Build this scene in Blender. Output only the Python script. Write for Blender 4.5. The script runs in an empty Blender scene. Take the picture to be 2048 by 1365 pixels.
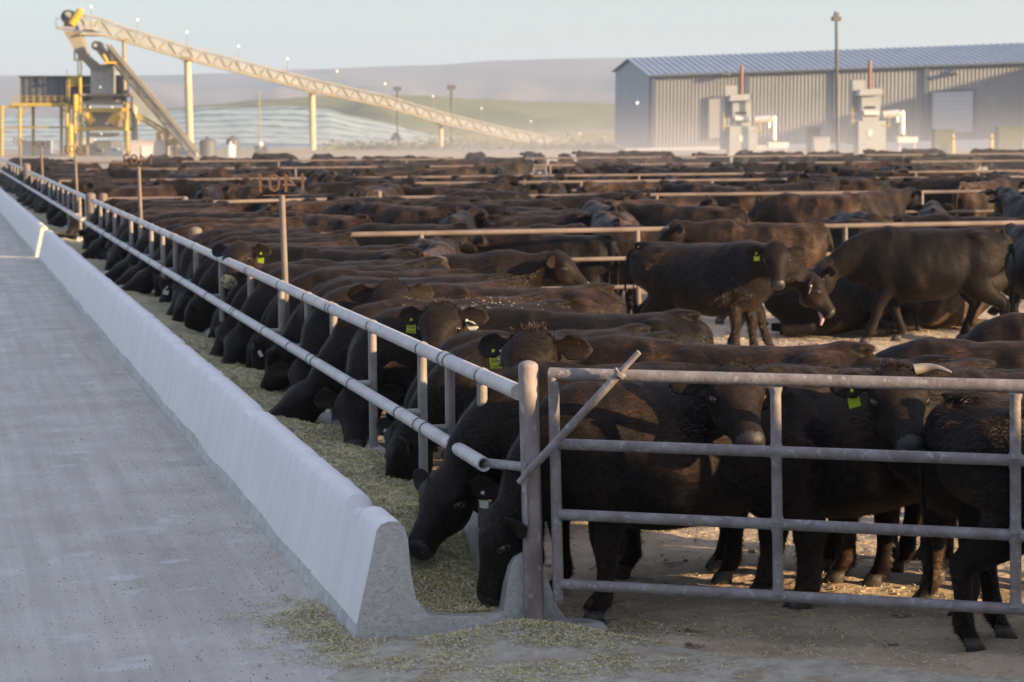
import bpy, bmesh, math, random
import numpy as np
from mathutils import Vector as V, Matrix, Quaternion, noise

random.seed(11)
COL = bpy.context.scene.collection
SC = bpy.context.scene
PI = math.pi

# ---------------------------------------------------------------- camera, sky, sun, exposure
FPX, W0, H0 = 4450.0, 2048.0, 1365.0           # focal length in pixels of the 2048 px wide photograph
CAM = V((0, 0, 2.8)); ROLL = .0075
YAW, PITCH = math.radians(14.6708), math.radians(5.6633)
FW = V((math.sin(YAW)*math.cos(PITCH), math.cos(YAW)*math.cos(PITCH), -math.sin(PITCH)))
RT = V((math.cos(YAW), -math.sin(YAW), 0)); UP = RT.cross(FW)
R2 = RT*math.cos(ROLL) - UP*math.sin(ROLL); U2 = RT*math.sin(ROLL) + UP*math.cos(ROLL)
cd = bpy.data.cameras.new('camera'); cam = bpy.data.objects.new('camera', cd); COL.objects.link(cam)
M = Matrix((R2, U2, -FW)).transposed().to_4x4(); M.translation = CAM; cam.matrix_world = M
cd.sensor_width = 36; cd.lens = FPX/W0*36; cd.clip_start = .5; cd.clip_end = 20000
cd.dof.use_dof = True; cd.dof.focus_distance = 13.2; cd.dof.aperture_fstop = 4.2
SC.camera = cam
SUN_EL, SUN_AZ = math.radians(13.0), math.radians(135.0)   # azimuth clockwise from +Y
SDIR = V((math.sin(SUN_AZ)*math.cos(SUN_EL), math.cos(SUN_AZ)*math.cos(SUN_EL), math.sin(SUN_EL)))
w = bpy.data.worlds.new("World"); SC.world = w; w.use_nodes = True
nt = w.node_tree; bg = nt.nodes['Background']
sky = nt.nodes.new('ShaderNodeTexSky'); sky.sky_type = 'NISHITA'; sky.sun_disc = False
sky.sun_elevation = SUN_EL; sky.sun_rotation = SUN_AZ; sky.air_density = 1.0; sky.dust_density = 1.2; sky.ozone_density = 2.7; sky.altitude = 300
# extra brightness added to the sky, strongest overhead, to fill the shade
wc = nt.nodes.new('ShaderNodeTexCoord'); sx = nt.nodes.new('ShaderNodeSeparateXYZ'); nt.links.new(wc.outputs['Generated'], sx.inputs[0])
mr = nt.nodes.new('ShaderNodeMapRange'); mr.inputs['From Min'].default_value = .04; mr.inputs['From Max'].default_value = .75; mr.inputs['To Min'].default_value = .24; mr.interpolation_type = 'SMOOTHSTEP'; nt.links.new(sx.outputs['Z'], mr.inputs[0])
vm = nt.nodes.new('ShaderNodeMix'); vm.data_type = 'RGBA'; vm.blend_type = 'ADD'; nt.links.new(mr.outputs[0], vm.inputs[0]); nt.links.new(sky.outputs[0], vm.inputs[6]); vm.inputs[7].default_value = (3.0, 2.9, 3.45, 1)
nt.links.new(vm.outputs[2], bg.inputs['Color']); bg.inputs['Strength'].default_value = .066
sl = bpy.data.lights.new('sun', 'SUN'); sl.energy = 5.0; sl.angle = math.radians(.55); sl.color = (1.0, .68, .38)
so = bpy.data.objects.new('sun', sl); COL.objects.link(so); so.rotation_euler = SDIR.to_track_quat('Z', 'Y').to_euler()
SC.view_settings.view_transform = 'Standard'; SC.view_settings.look = 'None'; SC.view_settings.gamma = 1; SC.view_settings.exposure = 1.35
SC.render.engine = 'CYCLES'; SC.cycles.use_denoising = True; SC.cycles.max_bounces = 6; SC.cycles.volume_bounces = 1
SC.cycles.sample_clamp_indirect = 6

# ---------------------------------------------------------------- helpers
def ray(px, py):
    return FW + R2*((px-W0/2)/FPX) - U2*((py-H0/2)/FPX)
def atd(px, py, d):
    """The point seen at a photo pixel, d metres away along the view."""
    return CAM + ray(px, py)*d
def gp(px, py, z=0.0):
    r = ray(px, py); return CAM + r*((z-CAM.z)/r.z)
def proj(p):
    v = V(p)-CAM; zc = v.dot(FW)
    return W0/2+FPX*v.dot(R2)/zc, H0/2-FPX*v.dot(U2)/zc, zc
def head_of(phi):
    """World heading of something pointing phi degrees in the picture's plan (0 = right, 90 = away)."""
    return math.radians(phi)-YAW

def tag(o, label, cat, group=None):
    o['label'] = label; o['category'] = cat
    if group: o['group'] = group
    return o
def kind(o, k): o['kind'] = k; return o
def empty(name, loc=(0, 0, 0), rz=0, label=None, cat=None, group=None):
    o = bpy.data.objects.new(name, None); COL.objects.link(o); o.location = loc; o.rotation_euler = (0, 0, rz); o.empty_display_size = .2
    if label: tag(o, label, cat, group)
    return o

class MB:
    """Collects shapes; build() links them as ONE mesh object."""
    def __init__(s): s.v = []; s.f = []; s.m = []; s.sm = []
    def add(s, vs, fs, mi=0, smooth=True):
        b = len(s.v); s.v += [tuple(p) for p in vs]
        s.f += [tuple(i+b for i in f) for f in fs]; s.m += [mi]*len(fs); s.sm += [smooth]*len(fs); return s
    def hexa(s, P, mi=0):
        """8 corners: bottom 4 (ccw) then top 4."""
        return s.add(P, [(3, 2, 1, 0), (4, 5, 6, 7), (0, 1, 5, 4), (1, 2, 6, 5), (2, 3, 7, 6), (3, 0, 4, 7)], mi, False)
    def box(s, c, d, X=None, Y=None, Z=None, mi=0):
        X = X or V((1, 0, 0)); Y = Y or V((0, 1, 0)); Z = Z or V((0, 0, 1)); c = V(c); a, b, h = d[0]/2, d[1]/2, d[2]/2
        return s.hexa([c-X*a-Y*b-Z*h, c+X*a-Y*b-Z*h, c+X*a+Y*b-Z*h, c-X*a+Y*b-Z*h, c-X*a-Y*b+Z*h, c+X*a-Y*b+Z*h, c+X*a+Y*b+Z*h, c-X*a+Y*b+Z*h], mi)
    def tube(s, pts, r, n=12, mi=0, cap=True):
        P = [V(p) for p in pts]; R = r if isinstance(r, (list, tuple)) else [r]*len(P)
        vs = []; fs = []; side = None
        for i, p in enumerate(P):
            t = (P[min(i+1, len(P)-1)]-P[max(i-1, 0)]).normalized()
            if side is None:
                side = t.cross(V((0, 0, 1)))
                if side.length < 1e-3: side = V((1, 0, 0))
            side = (side - t*side.dot(t)).normalized(); up = t.cross(side)
            for k in range(n):
                a = 2*PI*k/n; vs.append(p+side*(math.cos(a)*R[i])+up*(math.sin(a)*R[i]))
        for i in range(len(P)-1):
            for k in range(n): fs.append((i*n+k, i*n+(k+1) % n, (i+1)*n+(k+1) % n, (i+1)*n+k))
        s.add(vs, fs, mi, True)
        if cap:
            s.add(vs[:n], [tuple(range(n-1, -1, -1))], mi, False); s.add(vs[-n:], [tuple(range(n))], mi, False)
        return s
    def dome(s, c, r, n=16, mi=0, h=None):
        h = h or r; vs = []; fs = []; m = 5
        for i in range(m):
            a = i/m*PI/2
            for k in range(n): b = 2*PI*k/n; vs.append(V(c)+V((math.cos(a)*math.cos(b)*r, math.cos(a)*math.sin(b)*r, math.sin(a)*h)))
        vs.append(V(c)+V((0, 0, h)))
        for i in range(m-1):
            for k in range(n): fs.append((i*n+k, i*n+(k+1) % n, (i+1)*n+(k+1) % n, (i+1)*n+k))
        for k in range(n): fs.append(((m-1)*n+k, (m-1)*n+(k+1) % n, m*n))
        return s.add(vs, fs, mi)
    def ball(s, c, r, n=10, mi=0):
        vs = []; fs = []; m = n//2+1; rr = r if isinstance(r, (tuple, list)) else (r, r, r)
        for i in range(m+1):
            a = -PI/2+PI*i/m
            for k in range(n): b = 2*PI*k/n; vs.append(V(c)+V((math.cos(a)*math.cos(b)*rr[0], math.cos(a)*math.sin(b)*rr[1], math.sin(a)*rr[2])))
        for i in range(m):
            for k in range(n): fs.append((i*n+k, i*n+(k+1) % n, (i+1)*n+(k+1) % n, (i+1)*n+k))
        return s.add(vs, fs, mi)
    def mesh(s, name):
        me = bpy.data.meshes.new(name); me.from_pydata(s.v, [], s.f)
        me.polygons.foreach_set('material_index', s.m); me.polygons.foreach_set('use_smooth', s.sm); me.update(); return me
    def build(s, name, mats, parent=None, bevel=0.0):
        me = s.mesh(name)
        for m in (mats if isinstance(mats, (list, tuple)) else [mats]): me.materials.append(m)
        o = bpy.data.objects.new(name, me); COL.objects.link(o)
        if parent is not None: o.parent = parent
        if bevel:
            b = o.modifiers.new('b', 'BEVEL'); b.width = bevel; b.segments = 2; b.limit_method = 'ANGLE'
        return o

def text_mesh(txt, size, depth):
    cu = bpy.data.curves.new('txt', 'FONT'); cu.body = txt; cu.size = size; cu.extrude = depth; cu.align_x = 'CENTER'; cu.align_y = 'CENTER'; cu.resolution_u = 2
    o = bpy.data.objects.new('txt', cu); COL.objects.link(o)
    me = bpy.data.meshes.new_from_object(o.evaluated_get(bpy.context.evaluated_depsgraph_get()))
    bpy.data.objects.remove(o); bpy.data.curves.remove(cu)
    vs = [v.co.copy() for v in me.vertices]; fs = [tuple(p.vertices) for p in me.polygons]; bpy.data.meshes.remove(me)
    return vs, fs

# ---------------------------------------------------------------- materials
def mat(name, c1, c2=None, scale=3.0, rough=.7, bump=0.0, bscale=40.0, metal=0.0, detail=6, lo=.35, hi=.65, stretch=(1, 1, 1), rnd=0.0, spec=.5, c3=None, s3=12.0, t3=.62, coords='Object'):
    m = bpy.data.materials.new(name); m.use_nodes = True; n = m.node_tree; N = n.nodes; L = n.links; b = N['Principled BSDF']
    b.inputs['Roughness'].default_value = rough; b.inputs['Metallic'].default_value = metal; b.inputs['Specular IOR Level'].default_value = spec
    tc = N.new('ShaderNodeTexCoord'); mp = N.new('ShaderNodeMapping'); mp.inputs['Scale'].default_value = stretch; L.new(tc.outputs[coords], mp.inputs[0])
    col = None
    if c2:
        no = N.new('ShaderNodeTexNoise'); no.inputs['Scale'].default_value = scale; no.inputs['Detail'].default_value = detail; no.inputs['Roughness'].default_value = .6
        L.new(mp.outputs[0], no.inputs['Vector'])
        r = N.new('ShaderNodeValToRGB'); r.color_ramp.elements[0].position = lo; r.color_ramp.elements[1].position = hi
        r.color_ramp.elements[0].color = (*c1, 1); r.color_ramp.elements[1].color = (*c2, 1); L.new(no.outputs['Fac'], r.inputs[0]); col = r.outputs[0]
        if c3:
            n3 = N.new('ShaderNodeTexNoise'); n3.inputs['Scale'].default_value = s3; n3.inputs['Detail'].default_value = 5; L.new(mp.outputs[0], n3.inputs['Vector'])
            r3 = N.new('ShaderNodeValToRGB'); r3.color_ramp.elements[0].position = t3; r3.color_ramp.elements[1].position = t3+.08
            r3.color_ramp.elements[0].color = (0, 0, 0, 1); r3.color_ramp.elements[1].color = (1, 1, 1, 1); L.new(n3.outputs['Fac'], r3.inputs[0])
            mx = N.new('ShaderNodeMix'); mx.data_type = 'RGBA'; L.new(r3.outputs[0], mx.inputs[0]); L.new(col, mx.inputs[6]); mx.inputs[7].default_value = (*c3, 1); col = mx.outputs[2]
        if rnd:
            oi = N.new('ShaderNodeObjectInfo'); mr = N.new('ShaderNodeMapRange'); mr.inputs['To Min'].default_value = 1-rnd; mr.inputs['To Max'].default_value = 1+rnd; L.new(oi.outputs['Random'], mr.inputs[0])
            hv = N.new('ShaderNodeHueSaturation'); L.new(mr.outputs[0], hv.inputs['Value']); L.new(col, hv.inputs['Color']); col = hv.outputs[0]
        L.new(col, b.inputs['Base Color'])
    else:
        b.inputs['Base Color'].default_value = (*c1, 1)
    if bump:
        nb = N.new('ShaderNodeTexNoise'); nb.inputs['Scale'].default_value = bscale; nb.inputs['Detail'].default_value = 5; L.new(mp.outputs[0], nb.inputs['Vector'])
        bp = N.new('ShaderNodeBump'); bp.inputs['Strength'].default_value = 1.0; bp.inputs['Distance'].default_value = bump; L.new(nb.outputs['Fac'], bp.inputs['Height']); L.new(bp.outputs[0], b.inputs['Normal'])
    return m
def glow(name, c, s):
    m = mat(name, c); b = m.node_tree.nodes['Principled BSDF']; b.inputs['Emission Color'].default_value = (*c, 1); b.inputs['Emission Strength'].default_value = s; return m

def coat_mat(name, dark, brown, lo, hi, dust):
    m = mat(name, dark, brown, 2.6, .55, .0022, 120.0, stretch=(1, 1, .55), lo=lo, hi=hi, rnd=.35, spec=.13, c3=dust, s3=1.7, t3=.60)
    b = m.node_tree.nodes['Principled BSDF']
    n = m.node_tree; N = n.nodes; L = n.links                       # hair streaks, running back and down
    tc = N.new('ShaderNodeTexCoord'); mp = N.new('ShaderNodeMapping'); mp.inputs['Scale'].default_value = (7, 42, 20); mp.inputs['Rotation'].default_value = (0, .5, 0); L.new(tc.outputs['Object'], mp.inputs[0])
    no = N.new('ShaderNodeTexNoise'); no.inputs['Scale'].default_value = 1.6; no.inputs['Detail'].default_value = 6; no.inputs['Roughness'].default_value = .7; L.new(mp.outputs[0], no.inputs['Vector'])
    mr = N.new('ShaderNodeMapRange'); mr.inputs['From Min'].default_value = .32; mr.inputs['From Max'].default_value = .68; mr.inputs['To Min'].default_value = .25; mr.inputs['To Max'].default_value = 1.8; L.new(no.outputs['Fac'], mr.inputs[0])
    hv = N.new('ShaderNodeHueSaturation'); L.new(mr.outputs[0], hv.inputs['Value']); old = b.inputs['Base Color'].links[0].from_socket; L.new(old, hv.inputs['Color']); L.new(hv.outputs[0], b.inputs['Base Color'])
    ox = N.new('ShaderNodeSeparateXYZ'); L.new(tc.outputs['Object'], ox.inputs[0])     # head and neck darkened in the colour to look shaded
    mh = N.new('ShaderNodeMapRange'); mh.interpolation_type = 'SMOOTHSTEP'; mh.inputs['From Min'].default_value = .50; mh.inputs['From Max'].default_value = .90; L.new(ox.outputs['X'], mh.inputs[0])
    mk = N.new('ShaderNodeMix'); mk.data_type = 'RGBA'; L.new(mh.outputs[0], mk.inputs[0]); L.new(hv.outputs[0], mk.inputs[6]); mk.inputs[7].default_value = (.0105, .007, .0053, 1); hv2 = N.new('ShaderNodeHueSaturation'); hv2.inputs['Color'].default_value = (.0105, .007, .0053, 1); L.new(mr.outputs[0], hv2.inputs['Value']); L.new(hv2.outputs[0], mk.inputs[7]); L.new(mk.outputs[2], b.inputs['Base Color'])
    bp = N.new('ShaderNodeBump'); bp.inputs['Distance'].default_value = .007; L.new(no.outputs['Fac'], bp.inputs['Height']); L.new(bp.outputs[0], b.inputs['Normal'])
    b.inputs['Sheen Weight'].default_value = .04; b.inputs['Sheen Roughness'].default_value = .45; b.inputs['Sheen Tint'].default_value = (.85, .66, .50, 1)
    return m
COAT = coat_mat('black_coat', (.0012, .0011, .0014), (.019, .0125, .009), .40, .84, (.034, .021, .014))
COATB = coat_mat('brown_black_coat', (.0036, .0025, .0022), (.088, .051, .029), .40, .82, (.11, .075, .048))
HAIRM = mat('coat_hair', (.0018, .0015, .0015), (.046, .028, .016), 3.0, .5, lo=.3, hi=.75, spec=.3)
MUZ = mat('muzzle_skin', (.009, .0088, .0095), (.022, .021, .021), 14, .42, .004, 120)
MUZF = mat('feed_dusted_muzzle', (.10, .09, .06), (.34, .31, .17), 22, .7, .004, 90, lo=.40, hi=.6)
HOOF = mat('hoof_horn', (.030, .028, .026), (.085, .078, .070), 16, .5, .003, 60)
DARK = mat('dark_hole', (.004, .004, .004), rough=.5)
EYEM = mat('wet_eye', (.006, .004, .003), rough=.06, spec=.8)
LIDM = mat('eyelid_skin', (.03, .022, .016), (.09, .065, .045), 30, .45)
HORNM = mat('horn', (.13, .118, .10), (.22, .20, .17), 9, .45, .002, 60)
TONGUE = mat('tongue', (.42, .26, .30), rough=.35)
WHITE_HAIR = mat('white_hair', (.55, .52, .47), (.70, .67, .62), 20, .8)
TAGG = mat('green_tag', (.42, .58, .03), rough=.45); TAGW = mat('white_tag', (.70, .70, .62), rough=.5); TAGP = mat('pink_tag', (.75, .22, .16), rough=.5); TAGY = mat('yellow_tag', (.66, .62, .12), rough=.5)
INK = mat('tag_ink', (.02, .02, .02), rough=.7)
PIPE = mat('weathered_grey_pipe', (.20, .185, .18), (.31, .295, .285), 8, .55, .002, 60, c3=(.36, .355, .35), s3=40, t3=.60)
PIPEF = mat('scuffed_gate_pipe', (.15, .125, .12), (.245, .23, .228), 9, .55, .003, 45, c3=(.29, .285, .285), s3=26, t3=.58)
PIPEP = mat('rusted_corner_post', (.15, .11, .10), (.29, .255, .245), 7, .65, .003, 50, c3=(.36, .34, .33), s3=19, t3=.60, stretch=(1, 1, .5))
PIPEW = mat('bright_galvanised_pipe', (.40, .385, .375), (.52, .505, .49), 7, .5, .0015, 70, c3=(.26, .245, .235), s3=22, t3=.66)
PIPEB = mat('rusty_fence_pipe', (.10, .078, .065), (.175, .14, .12), 2.2, .65, .002, 40)
RINGM = mat('rail_collar', (.16, .16, .165), rough=.5)
STRAW_D = mat('feed_bed', (.25, .235, .13), (.42, .39, .26), 9, .9, .03, 26, c3=(.30, .26, .06), s3=5, t3=.60)
FEEDS = [mat('feed_strand_a', (.62, .57, .39), rough=.8), mat('feed_strand_b', (.42, .39, .22), rough=.8), mat('feed_strand_c', (.58, .47, .11), rough=.8), mat('feed_strand_d', (.20, .20, .09), rough=.85)]
CONC = mat('bunk_concrete', (.66, .66, .65), (.73, .73, .715), 2.2, .85, .0015, 90, c3=(.42, .405, .37), s3=18, t3=.74, stretch=(2.2, 2.2, .40))
YEL = mat('yellow_paint', (.48, .29, .015), (.58, .36, .03), 4, .5); YELD = mat('dull_yellow_steel', (.30, .225, .03), (.38, .28, .045), 3, .6)
CONCR = mat('broken_concrete', (.42, .41, .39), (.52, .51, .49), 30, .95, .010, 45, c3=(.25, .245, .235), s3=80, t3=.62)
CONCD = mat('feed_stained_concrete', (.26, .25, .22), (.38, .37, .345), 6, .9, .006, 50, c3=(.20, .185, .14), s3=9, t3=.6)
CONCS = mat('splashed_concrete', (.40, .39, .36), (.55, .545, .53), 7, .9, .003, 60)
GALV = mat('galvanised_sheet', (.28, .28, .27), (.35, .35, .335), 2, .5); BEIGE = mat('beige_steel', (.21, .185, .13), (.27, .24, .175), 1.0, .6)
COLM = mat('cream_painted_column', (.40, .345, .235), (.46, .40, .28), .5, .7)
SLATE = mat('slate_sheet', (.055, .066, .085), (.075, .088, .11), 1.5, .5); BLK = mat('black_machine', (.03, .032, .038), rough=.5)
SHED = mat('shed_siding', (.22, .225, .22), (.26, .265, .26), .4, .5); SHEDT = mat('shed_trim', (.14, .165, .20), rough=.5)
ROOFM = mat('blue_grey_roof', (.25, .30, .355), (.30, .35, .405), .5, .38); DOORM = mat('pale_door', (.44, .42, .37), rough=.6); ODOOR = mat('roller_door', (.46, .48, .49), rough=.5)
UNITM = mat('unit_cabinet', (.27, .29, .295), (.32, .34, .345), 1, .5); STACKM = mat('terracotta_stack', (.24, .115, .08), rough=.7); STEEL = mat('bright_steel', (.68, .66, .60), rough=.28, metal=.5); WHITEP = mat('white_paint', (.52, .53, .525), rough=.5)
LAMPG = glow('lamp_glass', (1.0, .93, .78), .55)
GREENB = mat('green_bin', (.06, .075, .05), rough=.6)
# ---------------------------------------------------------------- ground, road, hills
def grid(name, xs, ys, zf, m, kindv='structure'):
    vs = [(x, y, zf(x, y)) for y in ys for x in xs]; n = len(xs)
    fs = [(j*n+i, j*n+i+1, (j+1)*n+i+1, (j+1)*n+i) for j in range(len(ys)-1) for i in range(n-1)]
    o = MB().add(vs, fs).build(name, m); return kind(o, kindv)
def fr(a, b, s): return [a+(b-a)*i/max(1, int(round((b-a)/s))) for i in range(int(round((b-a)/s))+1)]
DIRT = mat('trodden_dirt', (.32, .245, .165), (.49, .395, .28), 1.7, .95, .03, 9, c3=(.12, .095, .065), s3=3.2, t3=.60)
DIRTF = mat('dry_ground', (.24, .20, .14), (.34, .29, .21), .03, .95, .02, 3, c3=(.16, .17, .09), s3=.05, t3=.56)
ROADM = mat('dusty_road', (.415, .385, .34), (.545, .515, .465), 1.1, .95, .016, 60, lo=.3, hi=.7, c3=(.56, .55, .53), s3=2.3, t3=.60)
n_ = ROADM.node_tree; b_ = n_.nodes['Principled BSDF']                # faint tyre streaks along the road
tc_ = n_.nodes.new('ShaderNodeTexCoord'); mp_ = n_.nodes.new('ShaderNodeMapping'); mp_.inputs['Scale'].default_value = (4.5, .12, 1); n_.links.new(tc_.outputs['Object'], mp_.inputs[0])
no_ = n_.nodes.new('ShaderNodeTexNoise'); no_.inputs['Scale'].default_value = 1.5; no_.inputs['Detail'].default_value = 7; no_.inputs['Roughness'].default_value = .7; n_.links.new(mp_.outputs[0], no_.inputs['Vector'])
mr1 = n_.nodes.new('ShaderNodeMapRange'); mr1.inputs['From Min'].default_value = .3; mr1.inputs['From Max'].default_value = .7; mr1.inputs['To Min'].default_value = .84; mr1.inputs['To Max'].default_value = 1.13; n_.links.new(no_.outputs['Fac'], mr1.inputs[0])
hv_ = n_.nodes.new('ShaderNodeHueSaturation'); n_.links.new(mr1.outputs[0], hv_.inputs['Value']); old_ = b_.inputs['Base Color'].links[0].from_socket; n_.links.new(old_, hv_.inputs['Color']); n_.links.new(hv_.outputs[0], b_.inputs['Base Color'])
GRITM = mat('road_grit', (.14, .135, .13), (.30, .285, .26), 9, .9); 
kind(MB().add([(-4000, -600, -.06), (6000, -600, -.06), (6000, 9000, -.06), (-4000, 9000, -.06)], [(0, 1, 2, 3)], 0, False).build('ground', DIRTF), 'structure')
def pz(x, y):
    n = noise.noise(V((x*1.3, y*1.3, 0)))*.022+noise.noise(V((x*4.6, y*4.6, 3)))*.017+noise.noise(V((x*13, y*13, 5)))*.009
    return -.008+n
grid('pen_floor', fr(3.05, 16.5, .055), fr(9.4, 31.5, .075), pz, DIRT)
grid('road', [-60, -20, -6, -3, 0, 1, 1.6, 2.0, 2.25], [-20, 4, 8, 9, 10, 11, 12, 13, 14, 16, 20, 30, 60, 140], lambda x, y: -.012, ROADM)
0 and grid('apron', [2.2, 2.5, 2.8, 3.1, 3.5, 4.2, 5, 6, 7], [4, 7, 8, 8.6, 9.2, 9.6, 10.0, 10.4, 10.8], lambda x, y: -.004, ROADM)
# gravel and litter lying on road
rg = random.Random(4)
g = MB()
for i in range(7000):
    y = 8.6+rg.random()**1.8*22; x = 2.15-abs(rg.gauss(0, 1.6)) if rg.random() < .75 else rg.uniform(-3.5, 2.1)
    if x > 2.12: continue
    r = rg.uniform(.003, .008)*(1.7 if rg.random() < .03 else 1); a = rg.random()*6
    vs = [(x+math.cos(a+k*2.1+rg.random()*.5)*r*rg.uniform(.7, 1.4), y+math.sin(a+k*2.1)*r*rg.uniform(.7, 1.4), -.014) for k in range(3)]+[(x, y, -.012+r*.9)]
    g.add(vs, [(0, 1, 3), (1, 2, 3), (2, 0, 3)], 0, False)
kind(g.build('gravel', GRITM), 'stuff')

def hill(name, top, D0, D1, D2, ybase, m, nz, x0, x1, nx=120, nr=26, seed=0):
    xs = [x0+(x1-x0)*i/nx for i in range(nx+1)]
    def yt(x):
        for (a, b), (c, d) in zip(top, top[1:]):
            if a <= x <= c: t = (x-a)/(c-a); t = t*t*(3-2*t); return b+(d-b)*t
        return top[0][1] if x < top[0][0] else top[-1][1]
    vs = []; n = len(xs)
    for j in range(nr+1):
        t = j/nr; D = D0+(D1-D0)*t
        for x in xs:
            e = t**1.25
            y = ybase+(yt(x)-ybase)*e
            p = atd(x, y, D); k = math.sin(PI*min(t, 1.0))
            p.z += k*nz*(noise.noise(V((x*.006+seed, t*3.1, 0)))+.5*noise.noise(V((x*.017+seed, t*7, 2))))
            vs.append(p)
    for x in xs:                                     # the far side falls away
        p = atd(x, yt(x), D2); p.z = -20; vs.append(p)
    fs = [(j*n+i, j*n+i+1, (j+1)*n+i+1, (j+1)*n+i) for j in range(nr+1) for i in range(n-1)]
    return kind(MB().add(vs, fs).build(name, m), 'structure')
HILLF = mat('dry_hill', (.07, .062, .06), (.22, .17, .13), .0026, .95, c3=(.055, .06, .06), s3=.0045, t3=.53, stretch=(1, .45, 3))
HILLG = mat('grassy_hill', (.125, .145, .055), (.215, .205, .085), .006, .95, c3=(.07, .085, .04), s3=.012, t3=.56, stretch=(1, .35, 3))
hill('far_hill', [(-500, 152), (300, 151), (450, 147), (600, 139), (850, 131), (1010, 121), (1110, 118), (1260, 116), (2600, 112)], 1300, 3600, 6000, 262, HILLF, 14, -500, 2600, seed=3)
hill('green_hill', [(-500, 250), (200, 244), (330, 217), (420, 209), (540, 199), (640, 193), (760, 190), (860, 192), (960, 199), (1100, 205), (1240, 208), (1700, 200), (2600, 215)], 430, 950, 1300, 277, HILLG, 3.2, -500, 2600, seed=8)

# ---------------------------------------------------------------- feed bunk, feed
def bunk(name, y0, y1, label, step):
    prof = [(2.165, -.03), (2.184, .075), (2.275, .46), (2.30, .585), (2.325, .625), (2.37, .638), (2.425, .632), (2.455, .60), (2.472, .53), (2.485, .36), (2.515, .20), (2.585, .105), (2.80, .085), (2.96, .085),
            (3.01, .10), (3.035, .25), (3.05, .34), (3.075, .395), (3.12, .42), (3.17, .42), (3.22, .39), (3.25, .30), (3.32, .10), (3.42, -.03)]
    ys = fr(y0, y1, step); vs = []; n = len(prof)
    for y in ys:
        e = noise.noise(V((1.3, y*.3, 0)))*.009+noise.noise(V((5.3, y*1.7, 0)))*.004
        chip = min(.028, max(0, noise.noise(V((9.1, y*1.7, 2)))-.22)*.35)
        c2 = max(0, noise.noise(V((4.1, y*3.1, 7)))-.25)*.09
        for k, (x, z) in enumerate(prof):
            dx = noise.noise(V((k*.3, y*.5, 4)))*.004
            if 4 <= k <= 7: z += e-chip*(1 if k in (4, 5, 6) else .35)
            if 16 <= k <= 20: z += e*.6-c2*.6
            if k == 1: z += noise.noise(V((y*.8, 8, 1)))*.03+noise.noise(V((y*9, 8, 4)))*.008
            if 1 <= k <= 8 and abs((y-11.72) % 3.05-1.55) < .026: dx += .012
            if 4 <= k <= 7 and 12.22 < y < 12.62 and step < .1: z -= .075+.03*noise.noise(V((y*7, 2, 2)))
            if k == 0: dx += noise.noise(V((y*2.2, 3, 3)))*.012
            vs.append((x+dx, y, z))
    fs = [(j*n+i, (j+1)*n+i, (j+1)*n+i+1, j*n+i+1) for j in range(len(ys)-1) for i in range(n-1)]
    m = MB().add(vs, fs); m.m = [3 if f[0] % n == 0 else 2 if f[0] % n >= 9 else 0 for f in m.f]
    for j, fl in ((0, True), (len(ys)-1, False)):                     # end faces: wall, slab and curb
        b = [j*n+i for i in range(n)]
        for quad in (b[0:11]+[None], b[10:15]+[None], b[14:24]):
            q = [i for i in quad if i is not None]
            P = [vs[i] for i in q]
            P += [(P[-1][0], P[-1][1], -.03), (P[0][0], P[0][1], -.03)]
            m.add(P, [tuple(range(len(P))) if fl else tuple(range(len(P)-1, -1, -1))], 1, False)
    o = m.build(name, [CONC, CONCR, CONCD, CONCS]); o.data.set_sharp_from_angle(angle=math.radians(50))
    return tag(o, label, 'feed bunk')
bunk('feed_bunk', 11.72, 46.9, 'long pale concrete feed bunk beside the road, broken end nearest the camera', .05)
bunk('feed_bunk', 48.2, 99.0, 'continuation of the concrete bunk beyond the sunlit gap, fading in the distance', .5)

def feed_z(x, y):
    t = (x-2.42)/.68
    h = .47+.05*noise.noise(V((y*.35, 1, 0)))+.10*noise.noise(V((y*.9, x*.8, 3)))-.10*max(0, min(1, t))**1.5
    h += .04*noise.noise(V((x*5, y*4, 0)))+.018*noise.noise(V((x*14, y*12, 3)))
    k = max(0, min(1, (y-11.78)/1.5)); k = k*k*(3-2*k)
    h = .085+(h-.085)*k
    sp = math.exp(-((y-12.75)/.22)**2)*max(0, 1-t*2.2)*.20                   # feed heaped over the low spot in the wall
    return h+sp
ys = fr(11.78, 20, .045)+fr(20.15, 47, .16)
grid('feed', fr(2.40, 3.16, .045), ys, feed_z, STRAW_D, 'stuff')
grid('feed', fr(2.40, 3.16, .15), fr(48.3, 98, .5), feed_z, STRAW_D, 'stuff')
def strands(name, n, pos, lmin, lmax, wid, seed):
    rs = random.Random(seed); m = MB()
    for i in range(n):
        p = pos(rs)
        if p is None: continue
        x, y, z = p; a = rs.random()*2*PI; l = rs.uniform(lmin, lmax)*.5; ti = rs.gauss(0, .35); w = wid*rs.uniform(.6, 1.3)
        d = V((math.cos(a)*math.cos(ti), math.sin(a)*math.cos(ti), math.sin(ti)))*l; s = V((-math.sin(a), math.cos(a), rs.gauss(0, .5))).normalized()*w*.5
        c = V((x, y, z+abs(d.z)*.5+.004)); k = rs.random(); bend = V((0, 0, rs.uniform(-.3, .3)*l))
        mi = 0 if k < .46 else 1 if k < .72 else 2 if k < .86 else 3
        m.add([c-d-s, c-d+s, c+bend+s, c+bend-s, c+d+s, c+d-s], [(0, 1, 2, 3), (3, 2, 4, 5)], mi, False)
    return kind(m.build(name, FEEDS), 'stuff')
def pf(rs):
    y = 11.8+rs.random()**1.7*13; x = rs.uniform(2.44, 3.14); return x, y, feed_z(x, y)
strands('chopped_feed', 70000, pf, .012, .046, .0038, 1)
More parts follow.
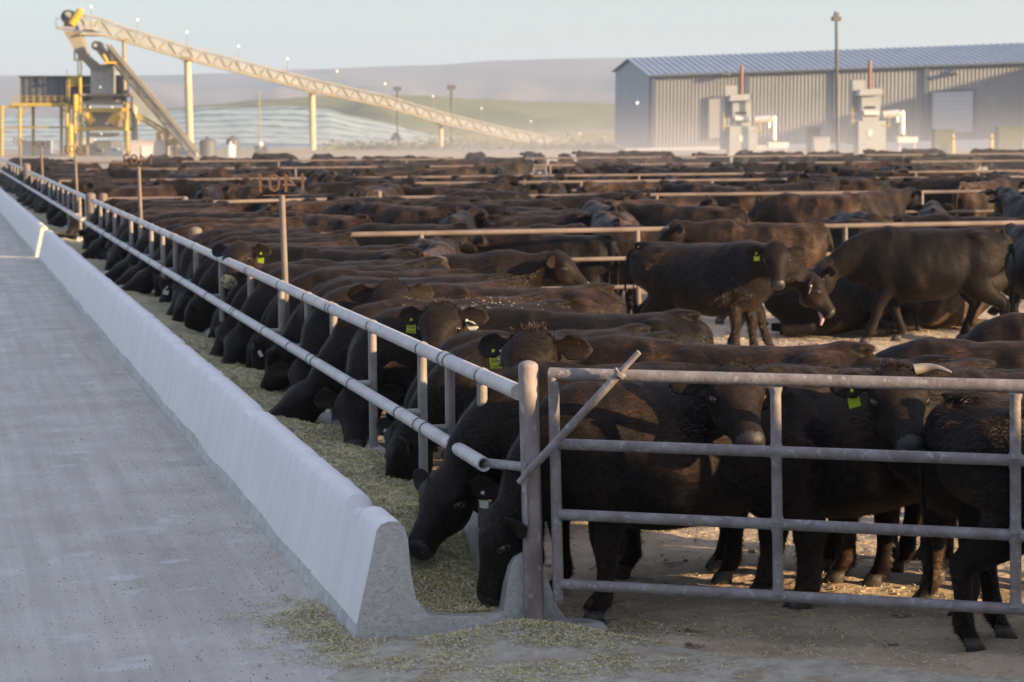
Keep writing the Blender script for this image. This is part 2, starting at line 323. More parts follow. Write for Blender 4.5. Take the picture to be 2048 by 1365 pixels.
def spill_z(x, y):
    z = 0
    for cx_, cy_, r, h in ((3.02, 11.54, .34, .085), (3.32, 11.28, .34, .045), (2.72, 11.45, .30, .03), (1.98, 12.35, .22, .075), (2.02, 11.95, .26, .05)):
        z += h*math.exp(-((x-cx_)**2+(y-cy_)**2)/(r*r)*1.6)
    return z
def strewn(x, y):
    u = -((x-3.29)*.522+(y-11.585)*.853)                       # metres in front of the gate line
    a = max(0, min(1, (u-.02+.75*noise.noise(V((x*1.4, y*1.4, 6))))/.5)); b = max(0, min(1, (x-1.5+.5*noise.noise(V((x, y*1.7, 2))))/.9))
    return .048*a*b if y < 11.75 else 0
MOUND = mat('spilled_feed_bed', (.30, .275, .215), (.45, .42, .335), 8, .95, .012, 40, c3=(.30, .245, .165), s3=4, t3=.54)
grid('spilled_feed', fr(1.45, 7.2, .05), fr(8.6, 13.0, .05), lambda x, y: -.035+spill_z(x, y)+(.010*noise.noise(V((x*9, y*9, 0))))+strewn(x, y), MOUND, 'stuff')
def ps(rs):
    k = rs.random()
    if k < .55: x, y = rs.gauss(3.05, .5), rs.gauss(11.25, .45)
    elif k < .72: x, y = 2.16-abs(rs.gauss(0, .28)), rs.gauss(12.1, .5)
    elif k < .86: x, y = 2.16-abs(rs.gauss(0, .30)), 11.5+rs.random()**1.5*22
    else: x, y = rs.uniform(1.8, 6.4), rs.uniform(9.2, 11.3)
    if 2.16 < x < 3.3 and y > 11.7: return None
    if noise.noise(V((x*2.6, y*2.6, 3)))+.4*noise.noise(V((x*8, y*8, 1)))+1.6*spill_z(x, y)/.08*.25 < rs.uniform(-.35, .35): return None
    return x, y, max(-.008, spill_z(x, y)-.03+strewn(x, y))
strands('scattered_feed', 42000, ps, .010, .034, .0034, 2)
def pp(rs):
    x = rs.uniform(3.3, 8.5); y = 10.2+rs.random()*7; return x, y, pz(x, y)
strands('trampled_straw', 16000, pp, .010, .04, .0038, 3)
# clods in the pen
g = MB(); rg = random.Random(9)
for i in range(5200):
    x = rg.uniform(3.3, 14); y = rg.uniform(9.8, 30); r = rg.uniform(.007, .020)*(1.9 if rg.random() < .05 else 1); b0 = len(g.v)
    g.ball((x, y, pz(x, y)), (r*rg.uniform(.8, 1.4), r*rg.uniform(.8, 1.4), r*.55), 6)
    g.v[b0:] = [(a+rg.uniform(-.3, .3)*r, b+rg.uniform(-.3, .3)*r, c+rg.uniform(-.2, .3)*r) for a, b, c in g.v[b0:]]; g.sm = [False]*len(g.sm)
kind(g.build('dirt_clods', DIRT), 'stuff')

# ---------------------------------------------------------------- fences
PIPEU = mat('shade_dark_upright_pipe', (.17, .155, .145), (.25, .235, .22), 8, .6, .002, 60)  # uprights coloured darker, standing in for the cattle's shade on them
LEAN = RT*-.018
def lean(x, y, z): return V((x, y, 0))+LEAN*z+V((0, 0, z))
XR, XO = 3.12, 2.965
def bunk_fence(y0, y1, ups, label, detail):
    f = empty('feeding_fence', (XR, y0, 0)); tag(f, label, 'fence')
    loc = f.location
    def B(mb, n, m, par=f):
        mb.v = [tuple(V(v)-loc) for v in mb.v] if par is f else mb.v
        return mb.build(n, m, par)
    tr, lr = MB(), MB(); r1 = .046
    tr.tube([(XR, y, 1.305+noise.noise(V((y*.3, 1, 1)))*.006) for y in fr(y0, y1, 1.0)], r1, 14); lr.tube([(XO, y0+(.18 if detail else 0), .885), (XO, y1, .885)], .041, 14, cap=not detail)
    if detail:                                       # open pipe end
        yy = y0+.18
        vs = []; n = 20
        for R_, dy in ((.041, 0), (.030, 0), (.030, .5)):
            vs += [(XO+math.cos(2*PI*k/n)*R_, yy+dy, .885+math.sin(2*PI*k/n)*R_) for k in range(n)]
        lr.add(vs, [(i*n+k, i*n+(k+1) % n, (i+1)*n+(k+1) % n, (i+1)*n+k) for i in range(2) for k in range(n)], 0)
        lr.add(vs[2*n:], [tuple(range(n))], 1)
    for i, u in enumerate(ups):
        if detail:
            tr.tube([(XR, u-.008, 1.305), (XR, u+.008, 1.305)], .0525, 14, 2); lr.tube([(XO, u-.008, .885), (XO, u+.008, .885)], .0475, 14, 2)
            if i % 3 == 1: tr.tube([(XR, u+.14, 1.305), (XR, u+.155, 1.305)], .0525, 14, 2); lr.tube([(XO, u+.2, .885), (XO, u+.215, .885)], .0475, 14, 2)
        up = MB().tube([(XR, u, .36), (XR, u, 1.27)], .032, 12); B(up, 'upright', PIPEU)
        st = MB().tube([(XO+.03, u, .885), (XR-.02, u, .885)], .027, 10); B(st, 'stub', PIPE)
    if detail: B(MB().tube([(XO+.02, y0+.24, .885), (3.15, 11.69, .90)], .027, 10), 'stub', PIPE)
    B(tr, 'top_rail', [PIPEW, DARK, RINGM]); B(lr, 'neck_rail', [PIPEW, DARK, RINGM])
    return f
ups1 = [12.62, 13.46, 14.26, 15.96, 17.56, 18.8, 20.28, 22.3, 24.6, 27.0, 29.3, 30.9, 32.5, 34.2, 35.8, 37.4, 39.0, 40.6, 42.2, 43.6]
bunk_fence(11.78, 44.1, ups1, 'grey double pipe feeding fence along the near bunk, from the gate post back', True)
bunk_fence(44.9, 72.6, fr(46, 72, 2.0), 'pipe feeding fence beyond the thick second post, running past three hazy sign posts', False)
bunk_fence(73.4, 99, fr(75, 98, 3.0), 'farthest and faintest stretch of the pipe feeding fence', False)
def thick_post(x, y, h, r, label, m=PIPE):
    t = MB().tube([lean(x, y, -.02), lean(x, y, h-r*.6)], r, 22).dome(lean(x, y, h-r*.6), r, 22, h=r*.6)
    t.v = [tuple(V(v)-V((x, y, 0))) for v in t.v]
    o = t.build('fence_post', m); o.location = (x, y, 0); return tag(o, label, 'post')
GP = thick_post(3.17, 11.66, 1.495, .055, 'thick round-capped grey post where the near gate meets the feeding fence', PIPEP)
tab = MB().tube([lean(3.125, 11.60, .94), lean(3.118, 11.595, .60)], .009, 8); tab.v = [tuple(V(v)-V((3.17, 11.66, 0))) for v in tab.v]; tab.build('hook', PIPE, GP)
ft = MB().tube([(3.36, 11.50, -.03), (3.36, 11.50, .05)], [.20, .16], 18); tag(ft.build('concrete_footing', CONCD), 'low round concrete footing at the base of the near gate post', 'footing')
thick_post(3.13, 44.5, 1.45, .10, 'thick pinkish post splitting the feeding fence, beside the sunlit gap in the bunk', PIPEB)
thick_post(3.13, 73.0, 1.55, .12, 'thick post far along the feeding fence, second beyond the sunlit gap', PIPEB)
thick_post(3.42, 45.1, 1.42, .085, 'shorter pale post just right of the thick pinkish fence post', PIPEB)

# the near gate
GD = V((.853, -.522, 0)); GO = V((3.29, 11.585, 0))
def gpt(s, z, out=0): return GO+GD*s+LEAN*z+V((-.522, -.853, 0))*out+V((0, 0, z))
gate = empty('pipe_gate', GO, label='grey four-rail pipe gate in front of the nearest cattle', cat='gate')
def G(mb, n, m, par=gate):
    mb.v = [tuple(V(v)-GO) for v in mb.v]; return mb.build(n, m, par)
gu = [0.0, 1.22, 2.46, 3.72, 4.95]
for z in (1.425, 1.04, .65, .262):
    G(MB().tube([gpt(-.02 if z > 1.4 else .02, z), gpt(4.95, z)], .0345 if z > 1.4 else .031, 16), 'rail', PIPEF)
for i, s in enumerate(gu):
    m = MB()
    zz = [1.40, 1.04, .65, .262]
    if i == 0: m.tube([gpt(s, .16), gpt(s, 1.44)], .031, 14)
    else:
        for a, b in zip(zz, zz[1:]):
            m.tube([gpt(s, b+.012), gpt(s, b+.03), gpt(s, b+.05), gpt(s, a-.05), gpt(s, a-.03), gpt(s, a-.012)], [.041, .035, .029, .029, .035, .041], 14)
    G(m, 'upright', PIPEF)
sl_ = tag(empty('latch_bar', gpt(.2, 1.2)), 'slanted pipe with a thin rod through it, leaning across the near gate post and gate', 'latch bar')
def Lb(mb, n, m):
    o = sl_.location; mb.v = [tuple(V(v)-o) for v in mb.v]; return mb.build(n, m, sl_)
A, B_ = gpt(-.12, .90, .10), gpt(.40, 1.452, .10); dd = (B_-A).normalized()
Lb(MB().tube([A, B_], .023, 14).tube([B_-dd*.012, B_+dd*.006], .036, 16), 'sleeve', PIPEF)
Lb(MB().tube([A-dd*.09, B_+dd*.155], .0155, 12), 'rod', PIPEF)

def cross_fence(p0, p1, n, label, rails=(1.30, .905, .515), first=True, m=PIPEB, skip=None):
    p0, p1 = V((*p0, 0)), V((*p1, 0)); f = empty('pipe_fence', p0, label=label, cat='fence', group='cross fences between the pens')
    d = p1-p0
    for i, z in enumerate(rails):
        MB().tube([V((0, 0, z))+LEAN*z, d+V((0, 0, z))+LEAN*z], .036 if i == 0 else .030, 10).build('rail', m, f)
    for i in range(n+1):
        b = d*(i/n)
        MB().tube([b, b+V((0, 0, rails[0]))+LEAN*rails[0]], .040, 10).build('post', m, f)
    return f
thick_post(3.42, 29.36, 1.44, .085, 'round-capped pale post at the bunk end of the nearest cross fence', PIPEB)
P2a, P2b = V((3.42, 29.36)), V((12.39, 28.89)); u2 = (P2b-P2a).normalized()
cross_fence(P2a, P2a+u2*18.0, 6, 'three-rail pipe fence right behind the standing and walking cattle, nearest cross fence', m=PIPEB)
cross_fence((8.78, 43.2), (27.4, 40.0), 7, 'reddish pipe cross fence second from the camera, right of the half-open gate', m=PIPEB)
cross_fence((3.42, 45.1), (4.95, 44.8), 1, 'short stub of pipe fence beside the pale post, left of the half-open gate', m=PIPEB)
cross_fence((9.0, 53.0), (31.5, 49.9), 7, 'third cross fence back, thin rail above the dark cattle at right', m=PIPEB)
cross_fence((3.4, 59.8), (34, 55.5), 8, 'fourth cross fence back, pale thin rail crossing the whole herd', m=PIPEB)
cross_fence((3.4, 74), (41, 68.5), 9, 'fifth cross fence back, faint hazy rail', m=PIPEB)
cross_fence((3.4, 88), (48, 81.5), 9, 'farthest cross fence, barely visible in the dust', m=PIPEB)
og = empty('pen_gate', (4.95, 43.0, 0), label='half-open pipe gate slanting across the second pen', cat='gate')
o = V(og.location); a, b = V((4.95, 43.0, 0)), V((8.72, 44.0, 0))
for z in (1.27, .85, .45): MB().tube([V((0, 0, z)), b-a+V((0, 0, z))], .036, 10).build('rail', PIPEB, og)
for t in (0, .44, .47, .72, .75, 1): MB().tube([(b-a)*t+V((0, 0, .40)), (b-a)*t+V((0, 0, 1.30))], .036, 8).build('upright', PIPEB, og)
thick_post(4.80, 43.0, 1.40, .07, 'pale post at the bunk-side end of the half-open gate', PIPEB)
thick_post(8.80, 44.0, 1.42, .06, 'post at the right end of the half-open gate', PIPEB)

def pen_sign(y, txt, label):
    x = XR+.07; s = empty('pen_sign', (x, y, 0), label=label, cat='sign', group='numbered pen signs along the feeding fence')
    MB().tube([V((0, 0, .36)), V((0, 0, 2.13))+LEAN*2.1], .029, 12).build('post', PIPEB, s)
    vs, fs = text_mesh(txt, .26, .004)
    top = V((0, 0, 2.235))+LEAN*2.2
    ax, ay = -RT, V((0, 0, 1))                                 # the numerals face the far side: mirrored from here
    m = MB().add([top+ax*v.x*1.0+ay*v.y*.95+RT.cross(ay)*v.z for v in vs], fs, 0, False)
    m.box(top-V((0, 0, .105)), (.34, .008, .012), RT, RT.cross(ay), ay)
    m.build('numerals', RUST, s)
RUST = mat('rusted_numerals', (.065, .038, .024), (.115, .062, .038), 20, .8)
pen_sign(20.35, '1401', 'tall post topped by cut-out numerals 1401 seen from behind, nearest sign')
pen_sign(34.6, '1402', 'sign post with cut-out 1402 seen from behind, second from the camera')
pen_sign(49.6, '1403', 'third sign post back, hazy cut-out 1403 seen from behind')
pen_sign(64.4, '1404', 'fourth sign post back, faint cut-out 1404')
pen_sign(79.0, '1405', 'farthest sign post, barely readable cut-out 1405 above the fence')
# ---------------------------------------------------------------- the big metal building
P0 = atd(1300, 298, 207.0)
Wv = (atd(1302, 150, 207.0)-P0); HT = Wv.length; Wv.normalize()
Uv = (atd(2048, 279, 196.5)-P0).normalized()
Vv = (atd(1231, 143, 222.0)-atd(1302, 150, 207.0)); DEP = Vv.length; Vv.normalize()
def bp(u, v, z): return P0+Uv*u+Vv*v+Wv*z
bd = empty('metal_building', P0, label='long grey corrugated metal building with blue roof and roller door', cat='building')
def Bd(mb, n, m, par=bd):
    if par is bd: mb.v = [tuple(V(v)-P0) for v in mb.v]
    else: mb.v = [tuple(V(v)-P0) for v in mb.v]
    return mb.build(n, m, par)
NF = Uv.cross(Wv).normalized()
if NF.dot(CAM-P0) < 0: NF = -NF
def fac(px, py, out=0.0):
    """(u, z) on the facade seen at a photo pixel"""
    r = ray(px, py); n = Uv.cross(Wv); t = (P0+NF*out-CAM).dot(n)/r.dot(n); q = CAM+r*t-P0
    a = np.array([[Uv.x, Wv.x], [Uv.y, Wv.y], [Uv.z, Wv.z]]); s = np.linalg.lstsq(a, np.array(q-NF*out), rcond=None)[0]; return s
LEN = 62.0
def fp(u, z, out=0): return P0+Uv*u+Wv*z+NF*out
m = MB(); pitch = .34; vs = []; nU = int(LEN/pitch)
for i in range(nU):
    u = i*pitch
    for du, o_ in ((0, 0), (.16, 0), (.20, .03), (.30, .03)): vs += [fp(u+du, -.3, o_), fp(u+du, HT, o_)]
m.add(vs, [(2*i, 2*i+2, 2*i+3, 2*i+1) for i in range(len(vs)//2-1)], 0, False)
gv = []; rid = .56*DEP; RH = (atd(1258, 118, 214.5)-bp(0, rid, HT)).dot(Wv)
m.add([bp(0, 0, -.3), bp(0, DEP, -.3), bp(0, DEP, HT), bp(0, rid, HT+RH), bp(0, 0, HT)], [(0, 1, 2, 3, 4)], 1, False)
m.add([bp(0, DEP, -.3), bp(LEN, DEP, -.3), bp(LEN, DEP, HT), bp(0, DEP, HT)], [(0, 1, 2, 3)], 0, False)
m.add([bp(LEN, 0, -.3), bp(LEN, DEP, -.3), bp(LEN, DEP, HT), bp(LEN, rid, HT+RH), bp(LEN, 0, HT)], [(4, 3, 2, 1, 0)], 0, False)
wall = Bd(m, 'wall', [SHED, mat('gable_siding', (.24, .27, .31), (.27, .30, .34), .4, .5)])
m = MB(); ov = .35
e0, e1 = bp(-ov, -ov, HT-.03), bp(-ov, rid, HT+RH+.05)
for (vA, zA, vB, zB) in ((-ov, HT-.10, rid, HT+RH+.06), (DEP+ov, HT-.10, rid, HT+RH+.06)):
    m.hexa([bp(-ov, vA, zA), bp(LEN+ov, vA, zA), bp(LEN+ov, vB, zB), bp(-ov, vB, zB), bp(-ov, vA, zA+.12), bp(LEN+ov, vA, zA+.12), bp(LEN+ov, vB, zB+.12), bp(-ov, vB, zB+.12)])
nr = 100
for i in range(nr+1):
    u = -ov+(LEN+2*ov)*i/nr; a, b = bp(u, -ov, HT+.03), bp(u, rid, HT+RH+.19)
    t_ = (b-a).normalized(); m.box((a+b)/2+Wv*.03, ((b-a).length, .09, .08), t_, Uv, t_.cross(Uv))
Bd(m, 'roof', ROOFM)
m = MB(); m.box(fp(LEN/2, HT-.16, .30), (LEN+.6, .16, .18), Uv, NF, Wv)
for px in (1308, 1495, 1672, 1853):
    u, z = fac(px, 200); m.box(fp(u, HT/2-.2, .14), (.42, .12, HT-.2), Uv, NF, Wv)
m.box(fp(.12, HT/2-.1, .07), (.5, .10, HT), Uv, NF, Wv)
Bd(m, 'downspout', SHEDT)
def panel(x0, y0, x1, y1, name, mm, frame=True):
    a = fac(x0, y1); b = fac(x1, y0); c = ((a[0]+b[0])/2, (a[1]+b[1])/2)
    d = Bd(MB().box(fp(c[0], c[1], .09), (b[0]-a[0], .10, b[1]-a[1]), Uv, NF, Wv), name, mm)
    if frame:
        f = MB()
        for (uu, zz, w_, h_) in ((a[0]-.09, c[1], .18, b[1]-a[1]+.2), (b[0]+.09, c[1], .18, b[1]-a[1]+.2), (c[0], b[1]+.1, b[0]-a[0], .2)): f.box(fp(uu, zz, .12), (w_, .17, h_), Uv, NF, Wv)
        Bd(f, 'frame', SHEDT, d)
    return d
panel(1419, 197, 1446, 278, 'door', DOORM); rd = panel(1865, 183, 1947, 266, 'roller_door', ODOOR)
a = fac(1865, 266); b = fac(1947, 183); f = MB()
for i in range(1, 9): f.box(fp((a[0]+b[0])/2, a[1]+(b[1]-a[1])*i/9, .15), (b[0]-a[0]-.05, .03, .04), Uv, NF, Wv)
Bd(f, 'slat', UNITM, rd)
for px, py in ((1455, 150), (1908, 147)):
    u, z = fac(px, py); Bd(MB().box(fp(u, z, .35), (.7, .7, .25), Uv, NF, Wv).box(fp(u, z+.1, .15), (.2, .3, .5), Uv, NF, Wv), 'wall_lamp', SHEDT)
q = atd(1285, 206, 208.5); Bd(MB().ball(q-Uv*.5, .15, 8), 'gable_lamp', LAMPG)
m = MB(); m.box(fp(LEN/2, -.55, .6), (LEN+4, 1.6, 1.0), Uv, NF, Wv); Bd(m, 'foundation', CONC)
# unseen block, added and shaped to throw the slanting shadow on the siding
def unseen_shade_block():
    tgt = fp(*fac(2048, 136)); low = fp(*fac(1440, 298))
    n = MB()
    # the shading edge is set sunward, along the wanted shadow line
    e0_, e1_ = tgt+SDIR*36, low+SDIR*36
    d = (e0_-e1_).normalized(); a_ = e1_-d*1; b_ = e0_+d*14
    side = V((SDIR.x, SDIR.y, 0)).normalized()*9
    def gz(p): return V((p.x, p.y, -.5))
    n.hexa([gz(a_), gz(b_), gz(b_+side), gz(a_+side), a_, b_, b_+side, a_+side])
    o = n.build('metal_building', [SHED]); return tag(o, 'unseen tall block with a sloping top edge, added to shade the long metal building', 'building')
nb_ = unseen_shade_block()

# ---------------------------------------------------------------- units, pole, bins by the building
FH, RH_ = V((FW.x, FW.y, 0)).normalized(), RT
def at_base(px, D): return CAM + V((0, 0, -CAM.z)) + (ray(px, 300)*D-V((0, 0, (ray(px, 300)*D).z)))
class PX:
    """Builds upright shapes from photo pixels at one distance."""
    def __init__(s, name, label, cat, px, D, group=None, zb=-.06):
        s.D = D; b = atd(px, 300, D); s.o = empty(name, (b.x, b.y, zb), label=label, cat=cat, group=group); s.loc = V((b.x, b.y, zb))
    def p(s, px, py, dd=0.0): return atd(px, py, s.D)+FH*dd-s.loc
    def box(s, mb, x0, y0, x1, y1, d0=0.0, d1=1.0, mi=0):
        a, b, c, d = s.p(x0, y1), s.p(x1, y1), s.p(x1, y0), s.p(x0, y0); f0, f1 = FH*d0, FH*d1
        return mb.hexa([a+f0, b+f0, b+f1, a+f1, d+f0, c+f0, c+f1, d+f1], mi)
    def poly(s, mb, pts, d0, d1, mi=0):
        n = len(pts); A = [s.p(*q)+FH*d0 for q in pts]; B = [s.p(*q)+FH*d1 for q in pts]
        return mb.add(A+B, [tuple(range(n-1, -1, -1)), tuple(range(n, 2*n))]+[(i, (i+1) % n, n+(i+1) % n, n+i) for i in range(n)], mi, False)
    def bar(s, mb, x0, y0, x1, y1, r, dd=0.0, n=8, mi=0): return mb.tube([s.p(x0, y0, dd), s.p(x1, y1, dd)], r, n, mi)
    def put(s, mb, n, m, par=None): return mb.build(n, m, par or s.o)
def unit(dx, dy, px, label):
    u = PX('boiler_unit', label, 'boiler unit', px, 172, 'boiler units in front of the metal building')
    def X(x): return x+dx
    def Y(y): return y+dy
    m = MB(); u.box(m, X(1459), Y(253), X(1514), Y(322), 0, 2.6); u.box(m, X(1446), Y(252), X(1459), Y(300), .5, 2.4); cab = u.put(m, 'cabinet', UNITM)
    m = MB(); u.box(m, X(1466), Y(203), X(1503), Y(243), .1, 1.8); u.poly(m, [(X(1466), Y(243)), (X(1503), Y(243)), (X(1500), Y(253)), (X(1470), Y(253))], .3, 1.6); u.put(m, 'upper_box', UNITM)
    m = MB(); u.poly(m, [(X(1459), Y(203)), (X(1507), Y(200)), (X(1505), Y(188)), (X(1461), Y(191))], -.4, 2.2); u.put(m, 'hood', UNITM)
    m = MB(); u.box(m, X(1453), Y(171), X(1480), Y(236), 1.9, 2.6); u.put(m, 'back_panel', UNITM)
    m = MB(); u.box(m, X(1473), Y(224), X(1493), Y(228), -.02, .1); u.put(m, 'vent', DARK)
    m = MB(); u.box(m, X(1470), Y(233), X(1500), Y(241), -.06, .1); u.put(m, 'sign_plate', WHITEP)
    m = MB(); u.box(m, X(1477), Y(271), X(1487), Y(284), -.05, .01); u.put(m, 'placard', WHITEP)
    m = MB(); m.tube([u.p(X(1486), Y(190), 1.0), u.p(X(1486), Y(131), 1.0)], .14, 12); u.put(m, 'stack', STACKM)
    m = MB(); m.tube([u.p(X(1512), Y(241), 1), u.p(X(1545), Y(238), 1)], .30, 12); u.put(m, 'duct', STEEL)
    m = MB(); m.tube([u.p(X(1551), Y(236), 1), u.p(X(1551), Y(280), 1)], .20, 12).dome(u.p(X(1551), Y(236), 1), .2, 12); m.tube([u.p(X(1541), Y(240), 1), u.p(X(1541), Y(256), 1)], .12, 10); u.put(m, 'cylinder', STEEL)
    m = MB(); u.box(m, X(1536), Y(285), X(1577), Y(297), -.3, .9); [u.box(m, X(x), Y(296), X(x+3), Y(318), 0, .2) for x in (1540, 1570)]; u.put(m, 'tank', WHITEP)
    for a_ in ((1520, 263, 1520, 240, .05), (1505, 262, 1524, 264, .05), (1447, 262, 1447, 225, .05), (1550, 280, 1550, 290, .1)):
        m = MB(); u.bar(m, X(a_[0]), Y(a_[1]), X(a_[2]), Y(a_[3]), a_[4]); u.put(m, 'pipe', YELD)
unit(0, 0, 1487, 'grey boiler unit with terracotta stack, left of the light pole')
unit(258, -11, 1745, 'grey boiler unit with terracotta stack, right of the light pole')
lp = PX('light_pole', 'tall dark light pole in front of the metal building', 'light pole', 1674, 168)
b = lp.p(1676, 318); t = lp.p(1672.5, 42)
lp.put(MB().tube([b, t], [.17, .10], 12), 'pole', BLK)
m = MB(); m.box(t+V((0, 0, .15)), (.65, .45, .32)); m.box(t+V((0, 0, .45)), (.3, .3, .35)); m.tube([t+V((-.1, 0, .5)), t+V((-.1, 0, .75))], .05, 8); lp.put(m, 'lamp_head', BLK)
for px, y0, y1, D_, lab in ((903, 175, 290, 260, 'thin dark utility pole before the green hill, right of the last conveyor column lamp'), (795, 178, 290, 270, 'thin dark utility pole crossing the conveyor near its middle')):
    u = PX('utility_pole', lab, 'utility pole', px, D_); m = MB(); m.tube([u.p(px, y1+12), u.p(px, y0)], .13, 8); u.put(m, 'pole', SLATE); m = MB(); m.box(u.p(px, y0), (.9, .4, .5)); u.put(m, 'lamp_head', SLATE)
for (x0, y0, x1, y1, D_, mm, nm, lab, cat) in ((1870, 262, 1907, 288, 176, GREENB, 'waste_bin', 'dark green bin under the roller door', 'bin'), (1998, 256, 2046, 292, 176, GREENB, 'waste_bin', 'dark bin at the far right before the building', 'bin'),
        (1618, 258, 1641, 284, 176, SHEDT, 'equipment_box', 'small dark box standing left of the light pole', 'box'), (1628, 277, 1660, 297, 172, UNITM, 'equipment_box', 'low pale grey box beside the light pole', 'box')):
    u = PX(nm, lab, cat, (x0+x1)/2, D_); m = MB(); u.box(m, x0, y0, x1, y1+22, 0, 1.6); u.put(m, 'body', mm); m = MB(); u.box(m, x0-1, y0-2.5, x1+1, y0, -.1, 1.7); u.put(m, 'lid', mm)
for px, py, lab in ((1906, 272, 'yellow bollard beside the dark green bin'), (1983, 272, 'yellow bollard left of the far right bin')):
    u = PX('bollard', lab, 'bollard', px, 174); m = MB(); m.tube([u.p(px, 316), u.p(px, py)], .13, 10).dome(u.p(px, py), .13, 10); u.put(m, 'post', YEL); m = MB(); m.tube([u.p(px, py+4), u.p(px, py+8)], .138, 10); u.put(m, 'band', BLK)

# ---------------------------------------------------------------- covered silage pile
top = [(-160, 238), (120, 232), (340, 224), (400, 216), (560, 214), (660, 219), (730, 238), (850, 266), (960, 291), (1020, 303)]
def yt(x):
    for (a, b), (c, d) in zip(top, top[1:]):
        if a <= x <= c: return b+(d-b)*(x-a)/(c-a)
    return top[-1][1]
m = MB(); xs = [-160+1180*i/140 for i in range(141)]; NB = 8; rows = []; mats_ = []
seq = []
for k in range(NB):
    seq += [(k/NB, 0), (k/NB+.62/NB, 0), (k/NB+.84/NB, 1)]
seq += [(1.0, 0)]
for (t, mi) in seq:
    r = []
    for x in xs:
        yb = 309; y = yb+(yt(x)-yb)*(t*.97+.03*math.floor(t*NB)/NB); D_ = 238+62*t+(2.5*math.floor(t*NB+1e-6))
        p = atd(x, y, D_); p.z += .12*noise.noise(V((x*.05, t*30, 0)))+.25*noise.noise(V((x*.011, t*5, 4))); r.append(p)
    rows.append(r)
bk = [V((p.x, p.y, -.2))+FH*60 for p in rows[-1]]; rows.append(bk)
n = len(xs); vs = [p for r in rows for p in r]
for j in range(len(rows)-1):
    mi = 1 if (j % 3 == 1 and j < len(seq)-1) else 0
    m.add([], [], 0)
    b0 = 0
    m.f += [(j*n+i, j*n+i+1, (j+1)*n+i+1, (j+1)*n+i) for i in range(n-1)]; m.m += [mi]*(n-1); m.sm += [True]*(n-1)
m.v = [tuple(p) for p in vs]
SIL = mat('pale_blue_cover', (.25, .33, .32), (.37, .445, .425), .25, .6, stretch=(1, 1, 6)); SILD = mat('tyre_row', (.07, .095, .09), (.16, .20, .19), .6, .8)
tag(m.build('silage_pile', [SIL, SILD]), 'long terraced silage pile under pale blue sheeting behind the conveyor', 'silage pile')
# scrub on the flat before the green hill
g = MB(); rg = random.Random(21)
for i in range(420):
    px = rg.uniform(640, 1240); py = rg.uniform(270, 300); p = gp(px, py, -.05); r = rg.uniform(.3, .9)
    for k in range(16):
        q = p+V((rg.gauss(0, r), rg.gauss(0, r), abs(rg.gauss(0, r*.45)))); s = r*.30
        n1 = V((rg.gauss(0, 1), rg.gauss(0, 1), rg.gauss(0, 1))).normalized(); n2 = n1.orthogonal().normalized()
        g.add([q-n1*s, q+n2*s*.6, q+n1*s, q-n2*s*.6], [(0, 1, 2, 3)], 0, False)
kind(g.build('scrub', mat('scrub_leaf', (.10, .12, .05), (.17, .17, .08), .5, .9)), 'stuff')

# ---------------------------------------------------------------- conveyors and feed plant
def conveyor(name, label, pts, h, wdt, lamps, m1, m2, dtop):
    o = empty(name, (pts[0][0:3] if False else atd(*pts[0])), label=label, cat='conveyor'); o0 = V(o.location)
    P = [atd(*p)-o0 for p in pts]
    hs = [a for a in h]
    for side, nm in ((0, 'truss'), (wdt, 'truss')):
        m = MB()
        tp = [p+V((0, 0, a*.5))+FH*side for p, a in zip(P, hs)]; bt = [p-V((0, 0, a*.5))+FH*side for p, a in zip(P, hs)]
        m.tube(tp, .10, 8); m.tube(bt, .12, 8, 1)
        L_ = 0
        for i in range(len(P)-1):
            ln = (P[i+1]-P[i]).length; k = max(1, int(ln/2.4))
            for j in range(k):
                a0, a1, am = j/k, (j+1)/k, (j+.5)/k
                A0, A1 = tp[i].lerp(tp[i+1], a0), tp[i].lerp(tp[i+1], a1); Bm = bt[i].lerp(bt[i+1], am); B0 = bt[i].lerp(bt[i+1], a0)
                m.tube([A0, Bm], .05, 6, 1, False); m.tube([Bm, A1], .05, 6, 1, False)
        m.build(nm, [m1, m2], o)
    m = MB()                                                      # belt hood between the trusses
    for i in range(len(P)-1):
        a, b = P[i], P[i+1]; ha, hb = hs[i]*.34, hs[i+1]*.34
        m.hexa([a-V((0, 0, ha))+FH*.15, b-V((0, 0, hb))+FH*.15, b-V((0, 0, hb))+FH*(wdt-.15), a-V((0, 0, ha))+FH*(wdt-.15), a+V((0, 0, ha*.9))+FH*.25, b+V((0, 0, hb*.9))+FH*.25, b+V((0, 0, hb*.9))+FH*(wdt-.25), a+V((0, 0, ha*.9))+FH*(wdt-.25)])
    m.build('belt_hood', dtop, o)
    for (px, py, D_) in lamps:
        b = atd(px, py, D_)-o0; base = b-V((0, 0, 1.6))
        l = MB(); l.tube([base-V((0, 0, .3)), b], .035, 6); lo = l.build('lamp_post', m1, o)
        MB().ball(b, .085, 8).build('lamp_globe', LAMPG, lo)
    return o, o0
D1 = lambda x: 197+(x-165)/1025*70
pts = [(x, y, D1(x)) for x, y in ((158, 48), (200, 53), (252, 70), (375, 107), (500, 139), (625, 171), (770, 203), (882, 236), (1000, 264), (1110, 287), (1200, 304))]
hh = [2.0*.9, 1.4, 1.25, 1.2, 1.2, 1.2, 1.2, 1.2, 1.15, 1.05, .9]
cv, cv0 = conveyor('belt_conveyor', 'long inclined belt conveyor on cream columns, crossing the sky to the plant head', pts, hh, 2.0,
    [(182, 14, 198), (275, 40, 204), (374, 65, 211), (477, 93, 218), (575, 118, 225), (674, 143, 232), (770, 168, 238), (866, 193, 245), (963, 217, 251), (1062, 243, 258), (1160, 268, 264)], mat('grey_chord', (.20, .20, .185), (.27, .265, .245), 1, .5), BEIGE, mat('belt_hood', (.17, .19, .195), (.22, .24, .245), .5, .5))
